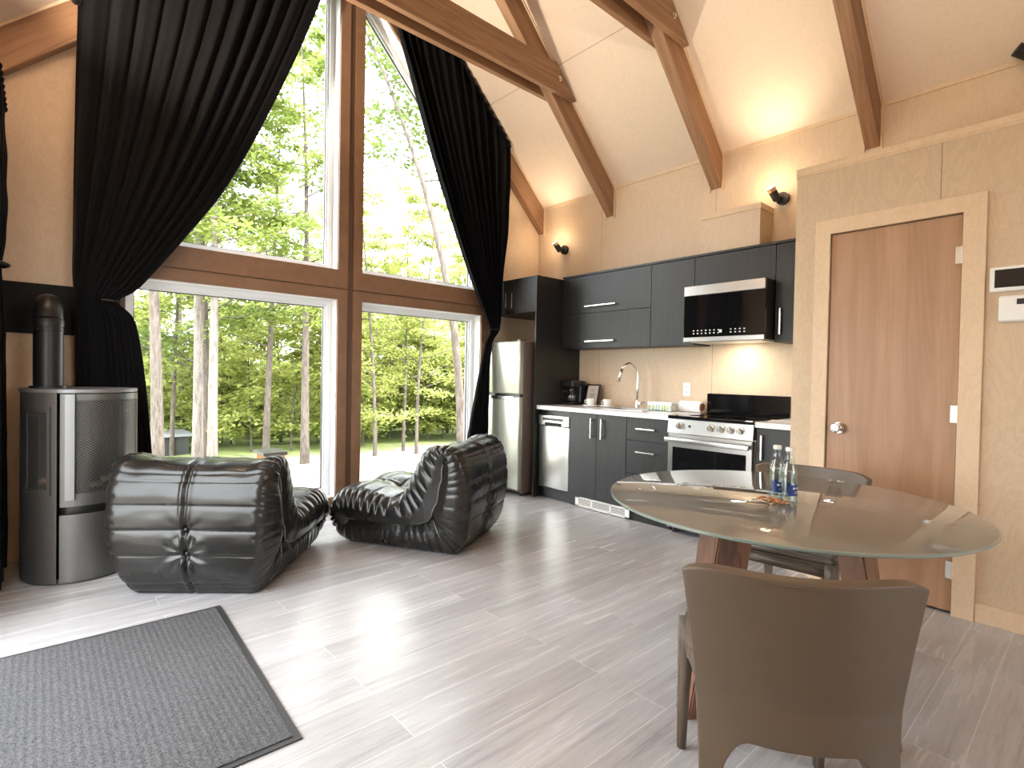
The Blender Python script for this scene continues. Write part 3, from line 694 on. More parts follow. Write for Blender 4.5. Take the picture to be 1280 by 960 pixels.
# front: lower drawer panel, glazed door behind mesh
bm = B(); shell(bm, SR-.006, SR+.002, SEAM+1.5, 350, .012, .385, n=40); obj('drawer_panel', bm, M['stove'], t, 30)
bm = B(); d0, d1, g0, g1 = SEAM+2, 352, 262, 344
shell(bm, SR-.006, SR+.004, d0, g0, .43, 1.05); shell(bm, SR-.006, SR+.004, g1, d1, .43, 1.05, n=8); shell(bm, SR-.006, SR+.004, g0, g1, .43, .50); shell(bm, SR-.006, SR+.004, g0, g1, 1.015, 1.05)
dr = obj('stove_door', bm, M['stove'], t, 30)
bm = B(); shell(bm, SR-.002, SR, g0, g1, .50, 1.015); obj('door_mesh', bm, M['mesh'], dr)
bm = B(); shell(bm, SR-.016, SR-.012, g0, g1, .50, 1.0); obj('firebox_glass', bm, M['thin_glass'], dr)
bm = B(); shell(bm, SR+.006, SR+.03, 254, 262, .47, 1.05, n=6); obj('door_handle', bm, M['stove_top'], dr, 30)
bm = B(); shell(bm, SR-.008, SR+.004, 352.5, 360+108, .012, 1.05, n=60); obj('back_panel', bm, M['stove_dark'], t, 30)
bm = B(); prism(bm, arc(SR+.004, 0, 356, 89), 'z', 1.056, 1.075); bmesh.ops.bevel(bm, geom=[e for e in bm.edges if abs(e.verts[0].co.z-e.verts[1].co.z) < 1e-4], offset=.003, segments=2, affect='EDGES'); obj('top_plate', bm, M['stove_top'], t, 30)
M['log'] = tinted_noise('ceramic_log', (.16, .09, .06), (.5, .36, .28), 30, .9, .3)
for k, (a, z) in enumerate(((285, .535), (302, .555), (322, .53), (222, .56))):
    x = SX+.212*math.cos(math.radians(a)); y = SY+.212*math.sin(math.radians(a)); ta = math.radians(a+90)
    bm = B(); cyl(bm, (x-.03*math.cos(ta), y-.03*math.sin(ta), z), (x+.03*math.cos(ta), y+.03*math.sin(ta), z+.02*(k % 2)), .018, .015, 12); obj('ceramic_log', bm, M['log'], t, 50)
PXC, PYC = .0395, 4.07
bm = B(); lathe(bm, [(.085, 1.075), (.085, 1.088), (.068, 1.09), (.068, 1.40), (.071, 1.402), (.071, 1.41), (.068, 1.412), (.068, 1.425), (.071, 1.427), (.071, 1.47), (.068, 1.475)], (PXC, PYC, 0), 40)
obj('flue_pipe', bm, M['pipe'], t, 40)
bm = B(); pp = [(PXC, PYC, 1.47)]+[(PXC, PYC+.10-.10*math.cos(a), 1.46+.10*math.sin(a)) for a in [PI/2*k/8 for k in range(1, 9)]]+[(PXC, 4.40, 1.56)]
tube(bm, pp, .067, 32); obj('flue_elbow', bm, M['pipe'], t, 50)
bm = B(); box(bm, XL+.002, .31, YG-.012, YG-.002, 1.40, 1.71)
tag(obj('heat_shield', bm, M['shield']), 'flat black metal wall shield behind the stove pipe', 'panel')

# ------------------------------------------------------------------ entrance mat
a = math.radians(-2)
mm_ = Matrix.Translation((.667, 2.97, 0)) @ Matrix.Rotation(a*0, 4, 'Z')
t = thing('floor_mat', 'charcoal ribbed entrance mat with black rubber edge on the floor', 'mat', (.2, 2.3, 0))
bm = B(); prism(bm, [(-.235, 1.735), (.645, 1.722), (.690, 2.972), (-.235, 2.985)], 'z', .0005, .006); obj('rubber_edge', bm, M['rubber'], t)
bm = B(); prism(bm, [(-.215, 1.757), (.622, 1.745), (.664, 2.948), (-.215, 2.962)], 'z', .006, .010); obj('carpet_pile', bm, M['mat_pile'], t)

# ------------------------------------------------------------------ kitchen
XC, XU, PY = 3.70, 4.02, 3.77
def handle_v(parent, x, y, z0, z1):
    bm = B(); box(bm, x-.032, x-.020, y-.006, y+.006, z0, z1, .001); box(bm, x-.021, x, y-.005, y+.005, z0+.012, z0+.024); box(bm, x-.021, x, y-.005, y+.005, z1-.024, z1-.012); obj('handle', bm, M['nickel'], parent)
def handle_h(parent, x, y0, y1, z):
    bm = B(); box(bm, x-.032, x-.020, y0, y1, z-.006, z+.006, .001); box(bm, x-.021, x, y0+.012, y0+.024, z-.005, z+.005); box(bm, x-.021, x, y1-.024, y1-.012, z-.005, z+.005); obj('handle', bm, M['nickel'], parent)
def leaf(parent, name, x, y0, y1, z0, z1, th=.018):
    bm = B(); box(bm, x, x+th, y0+.0015, y1-.0015, z0+.0015, z1-.0015, .001, 1); return obj(name, bm, M['black_oak'], parent)
def carcass(parent, x0, x1, y0, y1, z0, z1, name='body'):
    bm = B(); box(bm, x0, x1, y0, y1, z0, z1); return obj(name, bm, M['black_oak'], parent)
# tall end panel
bm = B(); box(bm, 3.645, XW-.003, PY-.009, PY+.009, 0, 2.185, .001, 1)
tag(obj('end_panel', bm, M['black_oak']), 'tall black wood-grain panel standing between refrigerator and counter', 'panel')
# cabinet over the fridge
t = thing('over_fridge_cabinet', 'small black two-door cabinet high above the refrigerator', 'cabinet', (3.95, 4.1, 1.83))
carcass(t, 3.668, XW-.003, PY+.011, YG-.004, 1.83, 2.185)
for y0, y1, hy in ((PY+.011, 4.10, 4.135-.03), (4.10, 4.405, 4.20)):
    d = leaf(t, 'door', 3.648, y0, y1, 1.83, 2.185); handle_v(d, 3.648, hy, 1.885, 2.045)
# fridge
t = thing('refrigerator', 'pale stainless two-door refrigerator beside the tied curtain', 'refrigerator', (3.9, 4.1, 0))
FX0, FX1, FY0, FY1 = 3.565, 4.22, 3.83, 4.395
bm = B(); box(bm, FX0, FX1, FY0+.004, FY1-.004, .03, 1.53, .006); obj('body', bm, M['fridge_side'], t)
d = obj('freezer_door', box(B(), 3.50, FX0-.004, FY0, FY1, 1.012, 1.535, .012, 3), M['fridge_door'], t, 40)
bm = B(); box(bm, 3.4985, 3.5, FY0+.05, FY0+.115, 1.475, 1.488)
for k in range(3): box(bm, 3.498, 3.4986, FY0+.055+.02*k, FY0+.068+.02*k, 1.478, 1.486)
obj('logo', bm, M['white'], d)
d = obj('refrigerator_door', box(B(), 3.50, FX0-.004, FY0, FY1, .065, .985, .012, 3), M['fridge_door'], t, 40)
bm = B(); box(bm, 3.515, FX0, FY0+.012, FY1-.012, .985, 1.012); obj('handle_recess', bm, M['black'], t)
bm = B(); box(bm, 3.492, 3.512, FY0+.07, FY1-.02, .955, .986, .004); obj('door_grip', bm, M['steel'], d)
bm = B(); box(bm, FX0-.06, FX0+.03, FY0+.006, FY0+.05, 1.535, 1.549, .003); obj('hinge_cover', bm, M['fridge_side'], t)
for x in (3.60, 4.15):
    for y in (FY0+.05, FY1-.05): obj('foot', cyl(B(), (x, y, 0), (x, y, .0295), .02, n=16), M['black'], t)
# uppers
def upper(lab, y0, y1, z0, z1, x=XU):
    t_ = thing('wall_cabinet', lab, 'cabinet', ((x+XW)/2, (y0+y1)/2, z0)); carcass(t_, x+.019, XW-.003, y0, y1, z0, z1); return t_
t = upper('wide black wall cabinet with two lift-up fronts above the sink', 2.705, PY-.011, 1.475, 2.19)
d = leaf(t, 'upper_flap', XU, 2.705, PY-.011, 1.818, 2.19); handle_h(d, XU, 3.075, 3.45, 1.885)
d = leaf(t, 'lower_flap', XU, 2.705, PY-.011, 1.475, 1.818); handle_h(d, XU, 3.09, 3.44, 1.542)
t = upper('narrow tall black wall cabinet left of the microwave', 2.292, 2.704, 1.475, 2.19)
d = leaf(t, 'door', XU, 2.292, 2.704, 1.475, 2.19); handle_v(d, XU, 2.345, 1.53, 1.70)
t = upper('short black wall cabinet above the microwave', 1.647, 2.291, 1.93, 2.19)
leaf(t, 'door', XU, 1.647, 2.291, 1.93, 2.19)
t = upper('black wall cabinet right of the microwave against the partition', CE+.004, 1.646, 1.475, 2.19)
d = leaf(t, 'door', XU, CE+.004, 1.646, 1.475, 2.19); handle_v(d, XU, 1.60, 1.53, 1.72)
bm = B(); box(bm, XU-.012, XW-.003, CE+.004, PY-.010, 2.191, 2.209, .001)
tag(obj('cornice_board', bm, M['black_oak']), 'thin black top board running over the wall cabinets', 'cornice')
# microwave
t = thing('microwave', 'black over-the-range microwave with stainless bands hung under the cabinet', 'microwave', (4.05, 1.93, 1.485))
MY0, MY1 = 1.65, 2.288
bm = B(); box(bm, 3.885, XW-.004, MY0, MY1, 1.49, 1.928, .003); obj('body', bm, M['black'], t)
d = obj('door', box(B(), 3.862, 3.884, MY0, MY1, 1.525, 1.85, .003), M['black_gloss'], t)
obj('top_band', box(B(), 3.858, 3.884, MY0, MY1, 1.851, 1.928, .003), M['steel'], t)
obj('bottom_band', box(B(), 3.858, 3.884, MY0, MY1, 1.488, 1.524, .003), M['steel'], t)
for k in range(12):
    for r_ in range(2):
        if k == 7: continue
        y = 2.20-.034*k-(.03 if k > 7 else 0); obj('key_mark', box(B(), 3.8612, 3.8618, y-.006, y+.006, 1.548+.022*r_, 1.556+.022*r_), M['white'], d)
obj('start_mark', box(B(), 3.8612, 3.8618, 1.968, 1.99, 1.553, 1.575), M['white'], d)
obj('grease_filter', box(B(), 3.92, 4.2, MY0+.04, MY1-.04, 1.484, 1.4895), M['steel'], t)
lamp('hob_light', 'AREA', (4.12, 1.98, 1.48), 2.1, (1, .87, .68), (.12, 0, -1), t, shape='RECTANGLE', size=.07, size_y=.25)
# duct box on top of the cabinets
t = thing('duct_box', 'plywood duct box standing on the wall cabinets', 'box', (4.18, 2.03, 2.209))
obj('body', box(B(), 4.085, XW-.002, 1.80, 2.27, 2.21, 2.50), M['ply'], t)
obj('lid', box(B(), 4.077, XW-.002, 1.792, 2.278, 2.50, 2.545, .002), M['ply_trim'], t)
# lower run
t = thing('dishwasher', 'slim stainless dishwasher at the left end of the counter', 'dishwasher', (4.0, 3.57, 0))
obj('body', box(B(), 3.735, XW-.01, 3.345, 3.748, .02, .86), M['black'], t)
d = obj('door', box(B(), 3.695, 3.732, 3.345, 3.745, .115, .715, .008, 3), M['steel'], t, 40)
c = obj('control_panel', box(B(), 3.690, 3.732, 3.345, 3.745, .718, .815, .004), M['steel'], t)
obj('display', box(B(), 3.688, 3.6905, 3.42, 3.69, .768, .792), M['black'], c)
obj('grip_slot', box(B(), 3.688, 3.6905, 3.44, 3.66, .722, .748, .001), M['soft_black'], c)
bm = B(); box(bm, 3.742, 3.75, 3.345, 3.745, .005, .105)
for k in range(4): box(bm, 3.734, 3.743, 3.37, 3.72, .022+.02*k, .030+.02*k)
obj('toe_grille', bm, M['black'], t)
t = thing('sink_cabinet', 'black two-door base cabinet under the sink', 'cabinet', (4.0, 3.01, 0))
carcass(t, XC+.019, XW-.003, 2.703, 3.343, .10, .868)
for y0, y1, hy in ((3.022, 3.343, 3.072), (2.703, 3.022, 2.955)):
    d = leaf(t, 'door', XC, y0, y1, .10, .865); handle_v(d, XC, hy, .648, .828)
carcass(t, XC+.03, XW-.003, 2.703, 3.343, .0, .10, 'toe_kick')
t = thing('drawer_cabinet', 'black drawer base cabinet just left of the range', 'cabinet', (4.0, 2.48, 0))
carcass(t, XC+.019, XW-.003, 2.288, 2.701, .10, .868); carcass(t, XC+.03, XW-.003, 2.288, 2.701, 0, .10, 'toe_kick')
for z0, z1, hz in ((.675, .865, .777), (.40, .675, .585), (.10, .40, None)):
    d = leaf(t, 'drawer', XC, 2.288, 2.701, z0, z1)
    if hz: handle_h(d, XC, 2.415, 2.592, hz)
t = thing('floor_heater_grille', 'white louvred vent grille set in the toe kick under the sink', 'vent', (XC, 2.96, 0))
bm = B(); y0, y1 = 2.665, 3.262; box(bm, 3.706, 3.722, y0, y1, .008, .018); box(bm, 3.706, 3.722, y0, y1, .084, .094)
for a_, b_ in ((y0, y0+.04), (y0+.19, y0+.205), (y0+.40, y0+.415), (y1-.04, y1)): box(bm, 3.706, 3.722, a_, b_, .008, .094)
obj('frame', bm, M['white_plastic'], t)
bm = B()
for k in range(5): box(bm, 3.710, 3.720, y0+.03, y1-.03, .022+.013*k, .027+.013*k)
obj('louvres', bm, M['white_plastic'], t)
obj('backing', box(B(), 3.7225, 3.728, y0, y1, .01, .09), M['soft_black'], t)
t = thing('base_cabinet', 'narrow black base cabinet between the range and the partition', 'cabinet', (4.0, 1.48, 0))
carcass(t, XC+.019, XW-.003, CE+.004, 1.618, .10, .868); carcass(t, XC+.03, XW-.003, CE+.004, 1.618, 0, .10, 'toe_kick')
d = leaf(t, 'door', XC, CE+.004, 1.618, .10, .865); handle_v(d, XC, 1.572, .65, .82)
# counters
SK0, SK1, SKX0, SKX1 = 2.66, 3.06, 3.86, 4.10
t = thing('countertop', 'long white countertop with the sink, left of the range', 'countertop', (4, 3.0, .87))
bm = B()
for b4 in ((3.672, SKX0, 2.288, PY-.010), (SKX1, XW-.003, 2.288, PY-.010), (SKX0, SKX1, 2.288, SK0), (SKX0, SKX1, SK1, PY-.010)): box(bm, *b4, .870, .908)
obj('slab', bm, M['counter'], t)
bm = B(); box(bm, SKX0-.012, SKX0, SK0-.012, SK1+.012, .909, .913); box(bm, SKX1, SKX1+.012, SK0-.012, SK1+.012, .909, .913); box(bm, SKX0, SKX1, SK0-.012, SK0, .909, .913); box(bm, SKX0, SKX1, SK1, SK1+.012, .909, .913)
for b4 in ((SKX0, SKX0+.003, SK0, SK1), (SKX1-.003, SKX1, SK0, SK1), (SKX0, SKX1, SK0, SK0+.003), (SKX0, SKX1, SK1-.003, SK1)): box(bm, *b4, .875, .912)
box(bm, SKX0, SKX1, SK0, SK1, .8725, .876)
obj('sink_basin', bm, M['steel'], t)
bm = B(); box(bm, 3.672, XW-.003, CE+.004, 1.618, .870, .908, .002)
tag(obj('countertop', bm, M['counter']), 'short white countertop piece right of the range', 'countertop')
# range
t = thing('range', 'stainless electric range with black glass cooktop and five knobs', 'stove', (4.0, 1.95, 0))
RY0, RY1 = 1.622, 2.284
obj('body', box(B(), 3.705, XW-.006, RY0, RY1, .035, .885), M['steel'], t)
obj('cooktop', box(B(), 3.655, XW-.03, RY0, RY1, .888, .912, .005), M['black_gloss'], t)
for x, y, r_ in ((3.83, 1.79, .10), (3.83, 2.12, .075), (4.08, 1.79, .075), (4.08, 2.12, .10)):
    obj('burner_ring', lathe(B(), [(r_-.003, .9122), (r_, .9124), (r_+.001, .9122)], (x, y, 0), 40), M['stove_dark'], t)
obj('backguard', box(B(), XW-.045, XW-.006, RY0-.01, RY1, .913, 1.075, .003), M['black_gloss'], t)
bm = B(); prism(bm, [(3.655, .778), (3.705, .778), (3.705, .885), (3.668, .885)], 'y', RY0, RY1); cp = obj('control_panel', bm, M['steel'], t)
for y in (2.18, 1.928, 1.849, 1.778, 1.709):
    bm = B(); cyl(bm, (3.663, y, .838), (3.655, y, .837), .026, n=28); cyl(bm, (3.655, y, .837), (3.630, y, .835), .021, .018, 28); box(bm, 3.624, 3.632, y-.003, y+.003, .818, .852); obj('knob', bm, M['nickel'], cp, 40)
bm = B(); cyl(bm, (3.663, 2.10, .838), (3.655, 2.10, .838), .009, n=18); obj('indicator_button', bm, M['black'], cp)
d = obj('oven_door', box(B(), 3.662, 3.703, RY0+.004, RY1-.004, .20, .772, .004), M['steel'], t)
obj('oven_window', box(B(), 3.659, 3.6622, RY0+.045, RY1-.045, .26, .672, .001), M['black_gloss'], d)
bm = B(); box(bm, 3.60, 3.618, RY0+.005, RY1-.005, .712, .748, .006, 3)
for y in (RY0+.03, RY1-.03): box(bm, 3.617, 3.662, y-.012, y+.012, .718, .742)
obj('oven_handle', bm, M['steel'], d, 40)
obj('storage_drawer', box(B(), 3.664, 3.703, RY0+.004, RY1-.004, .045, .192, .004), M['steel'], t)
for x in (3.72, 4.2):
    for y in (RY0+.04, RY1-.04): obj('foot', cyl(B(), (x, y, 0), (x, y, .0345), .017, n=14), M['black'], t)
# faucet
t = thing('faucet', 'tall chrome gooseneck kitchen faucet behind the sink', 'faucet', (4.17, 2.93, .908))
bm = B(); lathe(bm, [(.028, .908), (.028, .914), (.021, .918), (.021, .975), (.014, .985), (.0125, .99)], (4.17, 2.93, 0), 24); obj('base', bm, M['chrome'], t, 40)
pp = [(4.17, 2.93, .985), (4.17, 2.93, 1.10), (4.17, 2.93, 1.20)]+[(4.17-.085+.085*math.cos(a), 2.93+.006*k, 1.22+.105*math.sin(a)) for k, a in enumerate([PI*j/12 for j in range(0, 11)])]
bm = B(); tube(bm, pp, .0115, 14); obj('spout', bm, M['chrome'], t, 180)
pe = Vector(pp[-1]); bm = B(); tube(bm, [pe, pe+Vector((-.012, .008, -.04)), pe+Vector((-.03, .02, -.115))], [.0125, .016, .0165], 14); obj('spray_head', bm, M['chrome'], t, 180)
bm = B(); cyl(bm, (4.17, 2.93, .955), (4.165, 2.885, .958), .013, n=16); cyl(bm, (4.165, 2.885, .958), (4.15, 2.83, .975), .009, .007, 12); obj('lever', bm, M['chrome'], t, 50)
# coffee maker, frames, cups, caddy, towel roll
t = thing('coffee_maker', 'black coffee maker in the dark corner of the counter', 'coffee maker', (4.1, 3.65, .908))
bm = B(); box(bm, 4.0, 4.2, 3.585, 3.73, .909, .935, .006); box(bm, 4.12, 4.2, 3.585, 3.73, .93, 1.12, .01); box(bm, 4.0, 4.2, 3.585, 3.73, 1.09, 1.155, .012); obj('body', bm, M['black'], t)
bm = B(); lathe(bm, [(.045, .937), (.055, .96), (.055, 1.02), (.035, 1.06), (.038, 1.07)], (4.06, 3.655, 0), 24); obj('carafe', bm, M['thin_glass'], t, 60)
bm = B(); tube(bm, [(4.03, 3.69, 1.05), (4.0, 3.725, 1.04), (4.0, 3.725, .98), (4.03, 3.695, .96)], .006, 8); obj('carafe_handle', bm, M['black'], t, 60)
def tilted_frame(name, lab, y0, y1, x, h, inner):
    t_ = thing(name, lab, 'picture frame', (x, (y0+y1)/2, .908), local=False)
    rot = Matrix.Translation((x, 0, .909)) @ Matrix.Rotation(.22, 4, 'Y') @ Matrix.Translation((-x, 0, -.909))
    bm_ = B()
    for b_ in ((y0, y0+.014, .912, .912+h), (y1-.014, y1, .912, .912+h), (y0, y1, .912, .926), (y0, y1, .898+h, .912+h)): box(bm_, x, x+.014, b_[0], b_[1], b_[2], b_[3], mtx=rot)
    obj('frame', bm_, M['black'], t_)
    bm_ = B(); box(bm_, x+.004, x+.008, y0+.012, y1-.012, .922, .902+h, mtx=rot); obj('card', bm_, inner, t_)
    if inner is M['paper']:
        bm_ = B(); 
        for k, (w_, z_) in enumerate(((.05, .155), (.035, .14), (.07, .11), (.06, .10), (.07, .09), (.05, .08), (.065, .06))): box(bm_, x+.0034, x+.004, (y0+y1)/2-w_/2, (y0+y1)/2+w_/2, .915+z_, .918+z_, mtx=rot)
        obj('print', bm_, M['black'], t_)
M['paper'] = mat('warm_white_paper', (.55, .48, .42), .6)
tilted_frame('picture_frame', 'black framed white card propped on the counter behind the cups', 3.395, 3.56, 4.15, .215, M['paper'])
tilted_frame('tablet_stand', 'dark upright frame beside the coffee maker', 3.575, 3.70, 4.225, .20, M['black_gloss'])
for y, x, lab in ((3.335, 3.98, 'white cup on a saucer in front of the framed card'), (3.195, 4.06, 'white cup on a saucer nearer the sink')):
    s_ = B(); lathe(s_, [(.030, .909), (.062, .916), (.075, .924), (.075, .927), (.058, .919), (.0, .9135)], (x, y, 0), 32)
    tag(obj('saucer', s_, M['porcelain'], None, 60), lab.replace('white cup on a saucer', 'white saucer under the cup'), 'saucer', 'saucers on the counter')
    t = thing('coffee_cup', lab, 'cup', (x, y, .915), group='cups on the counter')
    bm = B(); lathe(bm, [(.0, .9175), (.022, .918), (.028, .925), (.037, .95), (.040, .985), (.037, .985), (.034, .95), (.02, .924), (0, .922)], (x, y, 0), 28); obj('bowl', bm, M['porcelain'], t, 60)
    bm = B(); tube(bm, [(x-.01, y+.036, .972), (x-.014, y+.058, .968), (x-.014, y+.058, .945), (x-.008, y+.032, .937)], .0045, 8); obj('handle', bm, M['porcelain'], t, 60)
t = thing('condiment_caddy', 'clear box of tea and sugar packets on the counter', 'box', (4.1, 2.6, .908))
bm = B(); y0, y1, x0, x1 = 2.49, 2.72, 4.03, 4.15
for b_ in ((x0, x0+.003, y0, y1, .909, .985), (x1-.003, x1, y0, y1, .909, .985), (x0, x1, y0, y0+.003, .909, .985), (x0, x1, y1-.003, y1, .909, .985), (x0, x1, y0, y1, .909, .912), (x0-.004, x1+.004, y0-.004, y1+.004, .985, .991)): box(bm, *b_)
obj('clear_box', bm, M['thin_glass'], t)
for k in range(7):
    c_ = [(.85, .8, .7), (.75, .78, .8), (.8, .7, .35), (.85, .85, .85), (.6, .66, .75), (.9, .85, .6), (.7, .7, .7)][k]
    mk = mat('packet_paper_%s' % 'abcdefg'[k], c_, .5); bm = B(); box(bm, 4.045, 4.135, 2.505+.029*k, 2.525+.029*k, .913, .965+.006*(k % 3), .003); obj('packet', bm, mk, t)
t = thing('paper_towel_roll', 'white paper towel roll lying beside the range', 'paper towel', (4.195, 2.395, .909))
bm = B(); mtx = Matrix.Rotation(PI/2, 4, 'X')
lathe(bm, [(.02, -.098), (.047, -.098), (.048, -.093), (.048, .093), (.047, .098), (.02, .098)], (4.195, 2.395, .958), 32, mtx=mtx); obj('towel', bm, mat('white_paper_towel', (.85, .84, .83), .85), t, 40)
bm = B(); lathe(bm, [(.012, -.100), (.020, -.100), (.020, .100), (.012, .100)], (4.195, 2.395, .958), 24, mtx=mtx)
cyl(bm, (4.195, 2.288, .958), (4.195, 2.296, .958), .032, n=20); cyl(bm, (4.195, 2.494, .958), (4.195, 2.502, .958), .032, n=20); obj('wood_core', bm, M['walnut'], t, 40)
t = thing('papers', 'stack of loose papers on the short countertop right of the range', 'paper', (3.85, 1.5, .909))
for k, (dx, dy, rz) in enumerate(((0, 0, .1), (.02, -.01, -.08), (.01, .02, .25))):
    bm = B(); box(bm, -.10, .10, -.075, .075, .909+.0022*k, .9105+.0022*k, mtx=Matrix.Translation((3.83+dx, 1.49+dy, 0)) @ Matrix.Rotation(rz, 4, 'Z')); obj('sheet', bm, [M['white'], M['paper'], M['white']][k], t)
# outlet
t = thing('wall_outlet', 'white double outlet on the backsplash above the towel roll', 'outlet', (XW, 2.5, 1.1))
p_ = obj('cover_plate', box(B(), XW-.007, XW-.0005, 2.462, 2.536, 1.04, 1.16, .002), M['white_plastic'], t)
for z in (1.075, 1.125):
    bm = B(); box(bm, XW-.0095, XW-.0072, 2.483, 2.515, z-.015, z+.015, .001); s_ = obj('socket', bm, M['white'], t)
    bm = B(); box(bm, XW-.0100, XW-.0095, 2.490, 2.493, z-.004, z+.007); box(bm, XW-.0100, XW-.0095, 2.504, 2.507, z-.004, z+.007); obj('slot', bm, M['black'], s_)
# sconces
def sconce(lab, y, z, aim, power=13):
    t_ = thing('wall_spotlight', lab, 'wall lamp', (XW, y, z))
    bm_ = B(); cyl(bm_, (XW-.001, y, z), (XW-.030, y, z), .048, n=32); obj('wall_plate', bm_, M['black_paint'], t_, 40)
    c = Vector((XW-.085, y+.03, z+.015)); d_ = (Vector(aim)-c).normalized(); dv = Vector((-.55, .25, .8)).normalized()
    bm_ = B(); cyl(bm_, (XW-.028, y, z), c, .010, n=12); cyl(bm_, c-dv*.035, c+dv*.035, .030, n=28); cyl(bm_, c-dv*.045, c-dv*.035, .024, n=28); obj('arm', bm_, M['black_paint'], t_, 40)
    bm_ = B(); cyl(bm_, c+dv*.035, c+dv*.068, .031, .034, n=28); obj('lamp_head', bm_, M['brass'], t_, 40)
    bm_ = B(); cyl(bm_, c+dv*.0685, c+dv*.070, .028, n=24); obj('bulb', bm_, M['bulb'], t_)
    lamp('spot_light', 'SPOT', c+dv*.10, power*.68, (1, .80, .58), d_, t_, spot_size=math.radians(105), spot_blend=1.0, shadow_soft_size=.03)
    lamp('glow_light', 'POINT', c+dv*.10, power*.12, (1, .72, .45), None, t_, shadow_soft_size=.05)
sconce('black and brass wall spotlight near the window corner, above the sink cabinets', 4.00, 2.575, (3.80, 4.0, 3.58))
sconce('black and brass wall spotlight by the duct box, next to the partition', 1.72, 2.60, (3.66, 1.72, 3.70), 15)
for k_, (yy_, pw) in enumerate(((3.45, 90), (2.27, 0), (.6, 60), (-.9, 20), (-2.3, 20))):  # unseen spots added along the left wall, fill light bounced off the ceiling
    if not pw: continue
    t_ = thing('wall_spotlight', 'added unseen fill spotlight on the left wall, ' + ('nearest the gable windows', '', 'level with the entrance mat', 'behind the camera', 'farthest from the windows')[k_], 'wall lamp', (XL, yy_, 2.60))
    bm_ = B(); cyl(bm_, (XL+.001, yy_, 2.6), (XL+.03, yy_, 2.6), .048, n=28); cyl(bm_, (XL+.028, yy_, 2.6), (XL+.08, yy_, 2.63), .010, n=12); obj('wall_plate', bm_, M['black_paint'], t_, 40)
    bm_ = B(); cyl(bm_, (XL+.08, yy_, 2.59), (XL+.115, yy_, 2.69), .030, .034, 28); obj('lamp_head', bm_, M['brass'], t_, 40)
    bm_ = B(); cyl(bm_, (XL+.1153, yy_, 2.691), (XL+.116, yy_, 2.693), .028, n=24); obj('bulb', bm_, M['bulb'], t_)
    lamp('spot_light', 'SPOT', (XL+.125, yy_, 2.72), pw*2.6, (1, .86, .70), (.75, 0, 1), t_, spot_size=math.radians(120), spot_blend=1.0, shadow_soft_size=.04)
# spotlight at the right edge
t = thing('ceiling_spotlight', 'black spotlight high on the eave at the right edge of the view', 'lamp', (XW-.05, .36, 3.12))
bm = B(); cyl(bm, (XW-.001, .33, 3.02), (XW-.03, .33, 3.02), .045, n=28); obj('wall_plate', bm, M['black_paint'], t, 40)
bm = B(); cyl(bm, (XW-.06, .31, 3.05), (XW-.12, .41, 3.12), .036, n=28); obj('lamp_head', bm, M['black_paint'], t, 40)
bm = B(); cyl(bm, (XW-.028, .33, 3.02), (XW-.075, .335, 3.065), .010, n=12); obj('arm', bm, M['black_paint'], t, 40)
# thermostats
t = thing('thermostat', 'white-framed dark screen panel on the wall right of the door, the upper one', 'thermostat', (CX, .31, 1.65))
obj('housing', box(B(), CX-.022, CX-.0005, .20, .414, 1.652, 1.776, .008, 3), M['white_plastic'], t, 40)
obj('screen', box(B(), CX-.0235, CX-.0222, .215, .395, 1.672, 1.760), mat('dark_screen', (.02, .018, .016), .15), t)
t = thing('wall_control', 'white rounded wall control just below the dark screen', 'thermostat', (CX, .27, 1.5))
obj('housing', box(B(), CX-.028, CX-.0005, .18, .378, 1.503, 1.632, .012, 4), M['white_plastic'], t, 40)
obj('display', box(B(), CX-.0295, CX-.0282, .24, .312, 1.585, 1.612), M['black'], t)

# ------------------------------------------------------------------ dining table
TX, TY, TR = 2.088, .825, .622
t = thing('dining_table', 'round frosted glass dining table on splayed walnut legs', 'table', (TX, TY, 0))
bm = B(); lathe(bm, [(0, .738), (TR-.004, .738), (TR, .742), (TR, .748), (TR-.004, .750), (0, .750)], (TX, TY, 0), 128)
for f in bm.faces:
    if all(math.hypot(v.co.x-TX, v.co.y-TY) > TR-.006 for v in f.verts): f.material_index = 1
obj('glass_top', bm, [M['frost'], M['glass_rim']], t, 35)
for a in (156, 266, 55):
    ca, sa = math.cos(math.radians(a)), math.sin(math.radians(a)); rad = Vector((ca, sa, 0)); tan = Vector((-sa, ca, 0))
    bm = B(); vs_ = []
    for (r_, z, w_, d_) in ((.375, 0, .040, .030), (.25, .72, .058, .045)):
        c_ = Vector((TX, TY, z))+rad*r_; vs_.append([bm.verts.new(c_+tan*sx*w_+rad*sy*d_) for sx, sy in ((-1, -1), (1, -1), (1, 1), (-1, 1))])
    bm.faces.new(vs_[0][::-1]); bm.faces.new(vs_[1])
    for k in range(4): bm.faces.new((vs_[0][k], vs_[0][(k+1) % 4], vs_[1][(k+1) % 4], vs_[1][k]))
    bmesh.ops.bevel(bm, geom=[e for e in bm.edges], offset=.005, segments=2, affect='EDGES')
    l_ = obj('leg', bm, M['walnut'], t)
    bm = B(); c_ = Vector((TX, TY, 0))+rad*.25; cyl(bm, c_+Vector((0, 0, .72)), c_+Vector((0, 0, .7375)), .03, n=24); obj('glass_mount', bm, M['nickel'], l_, 40)

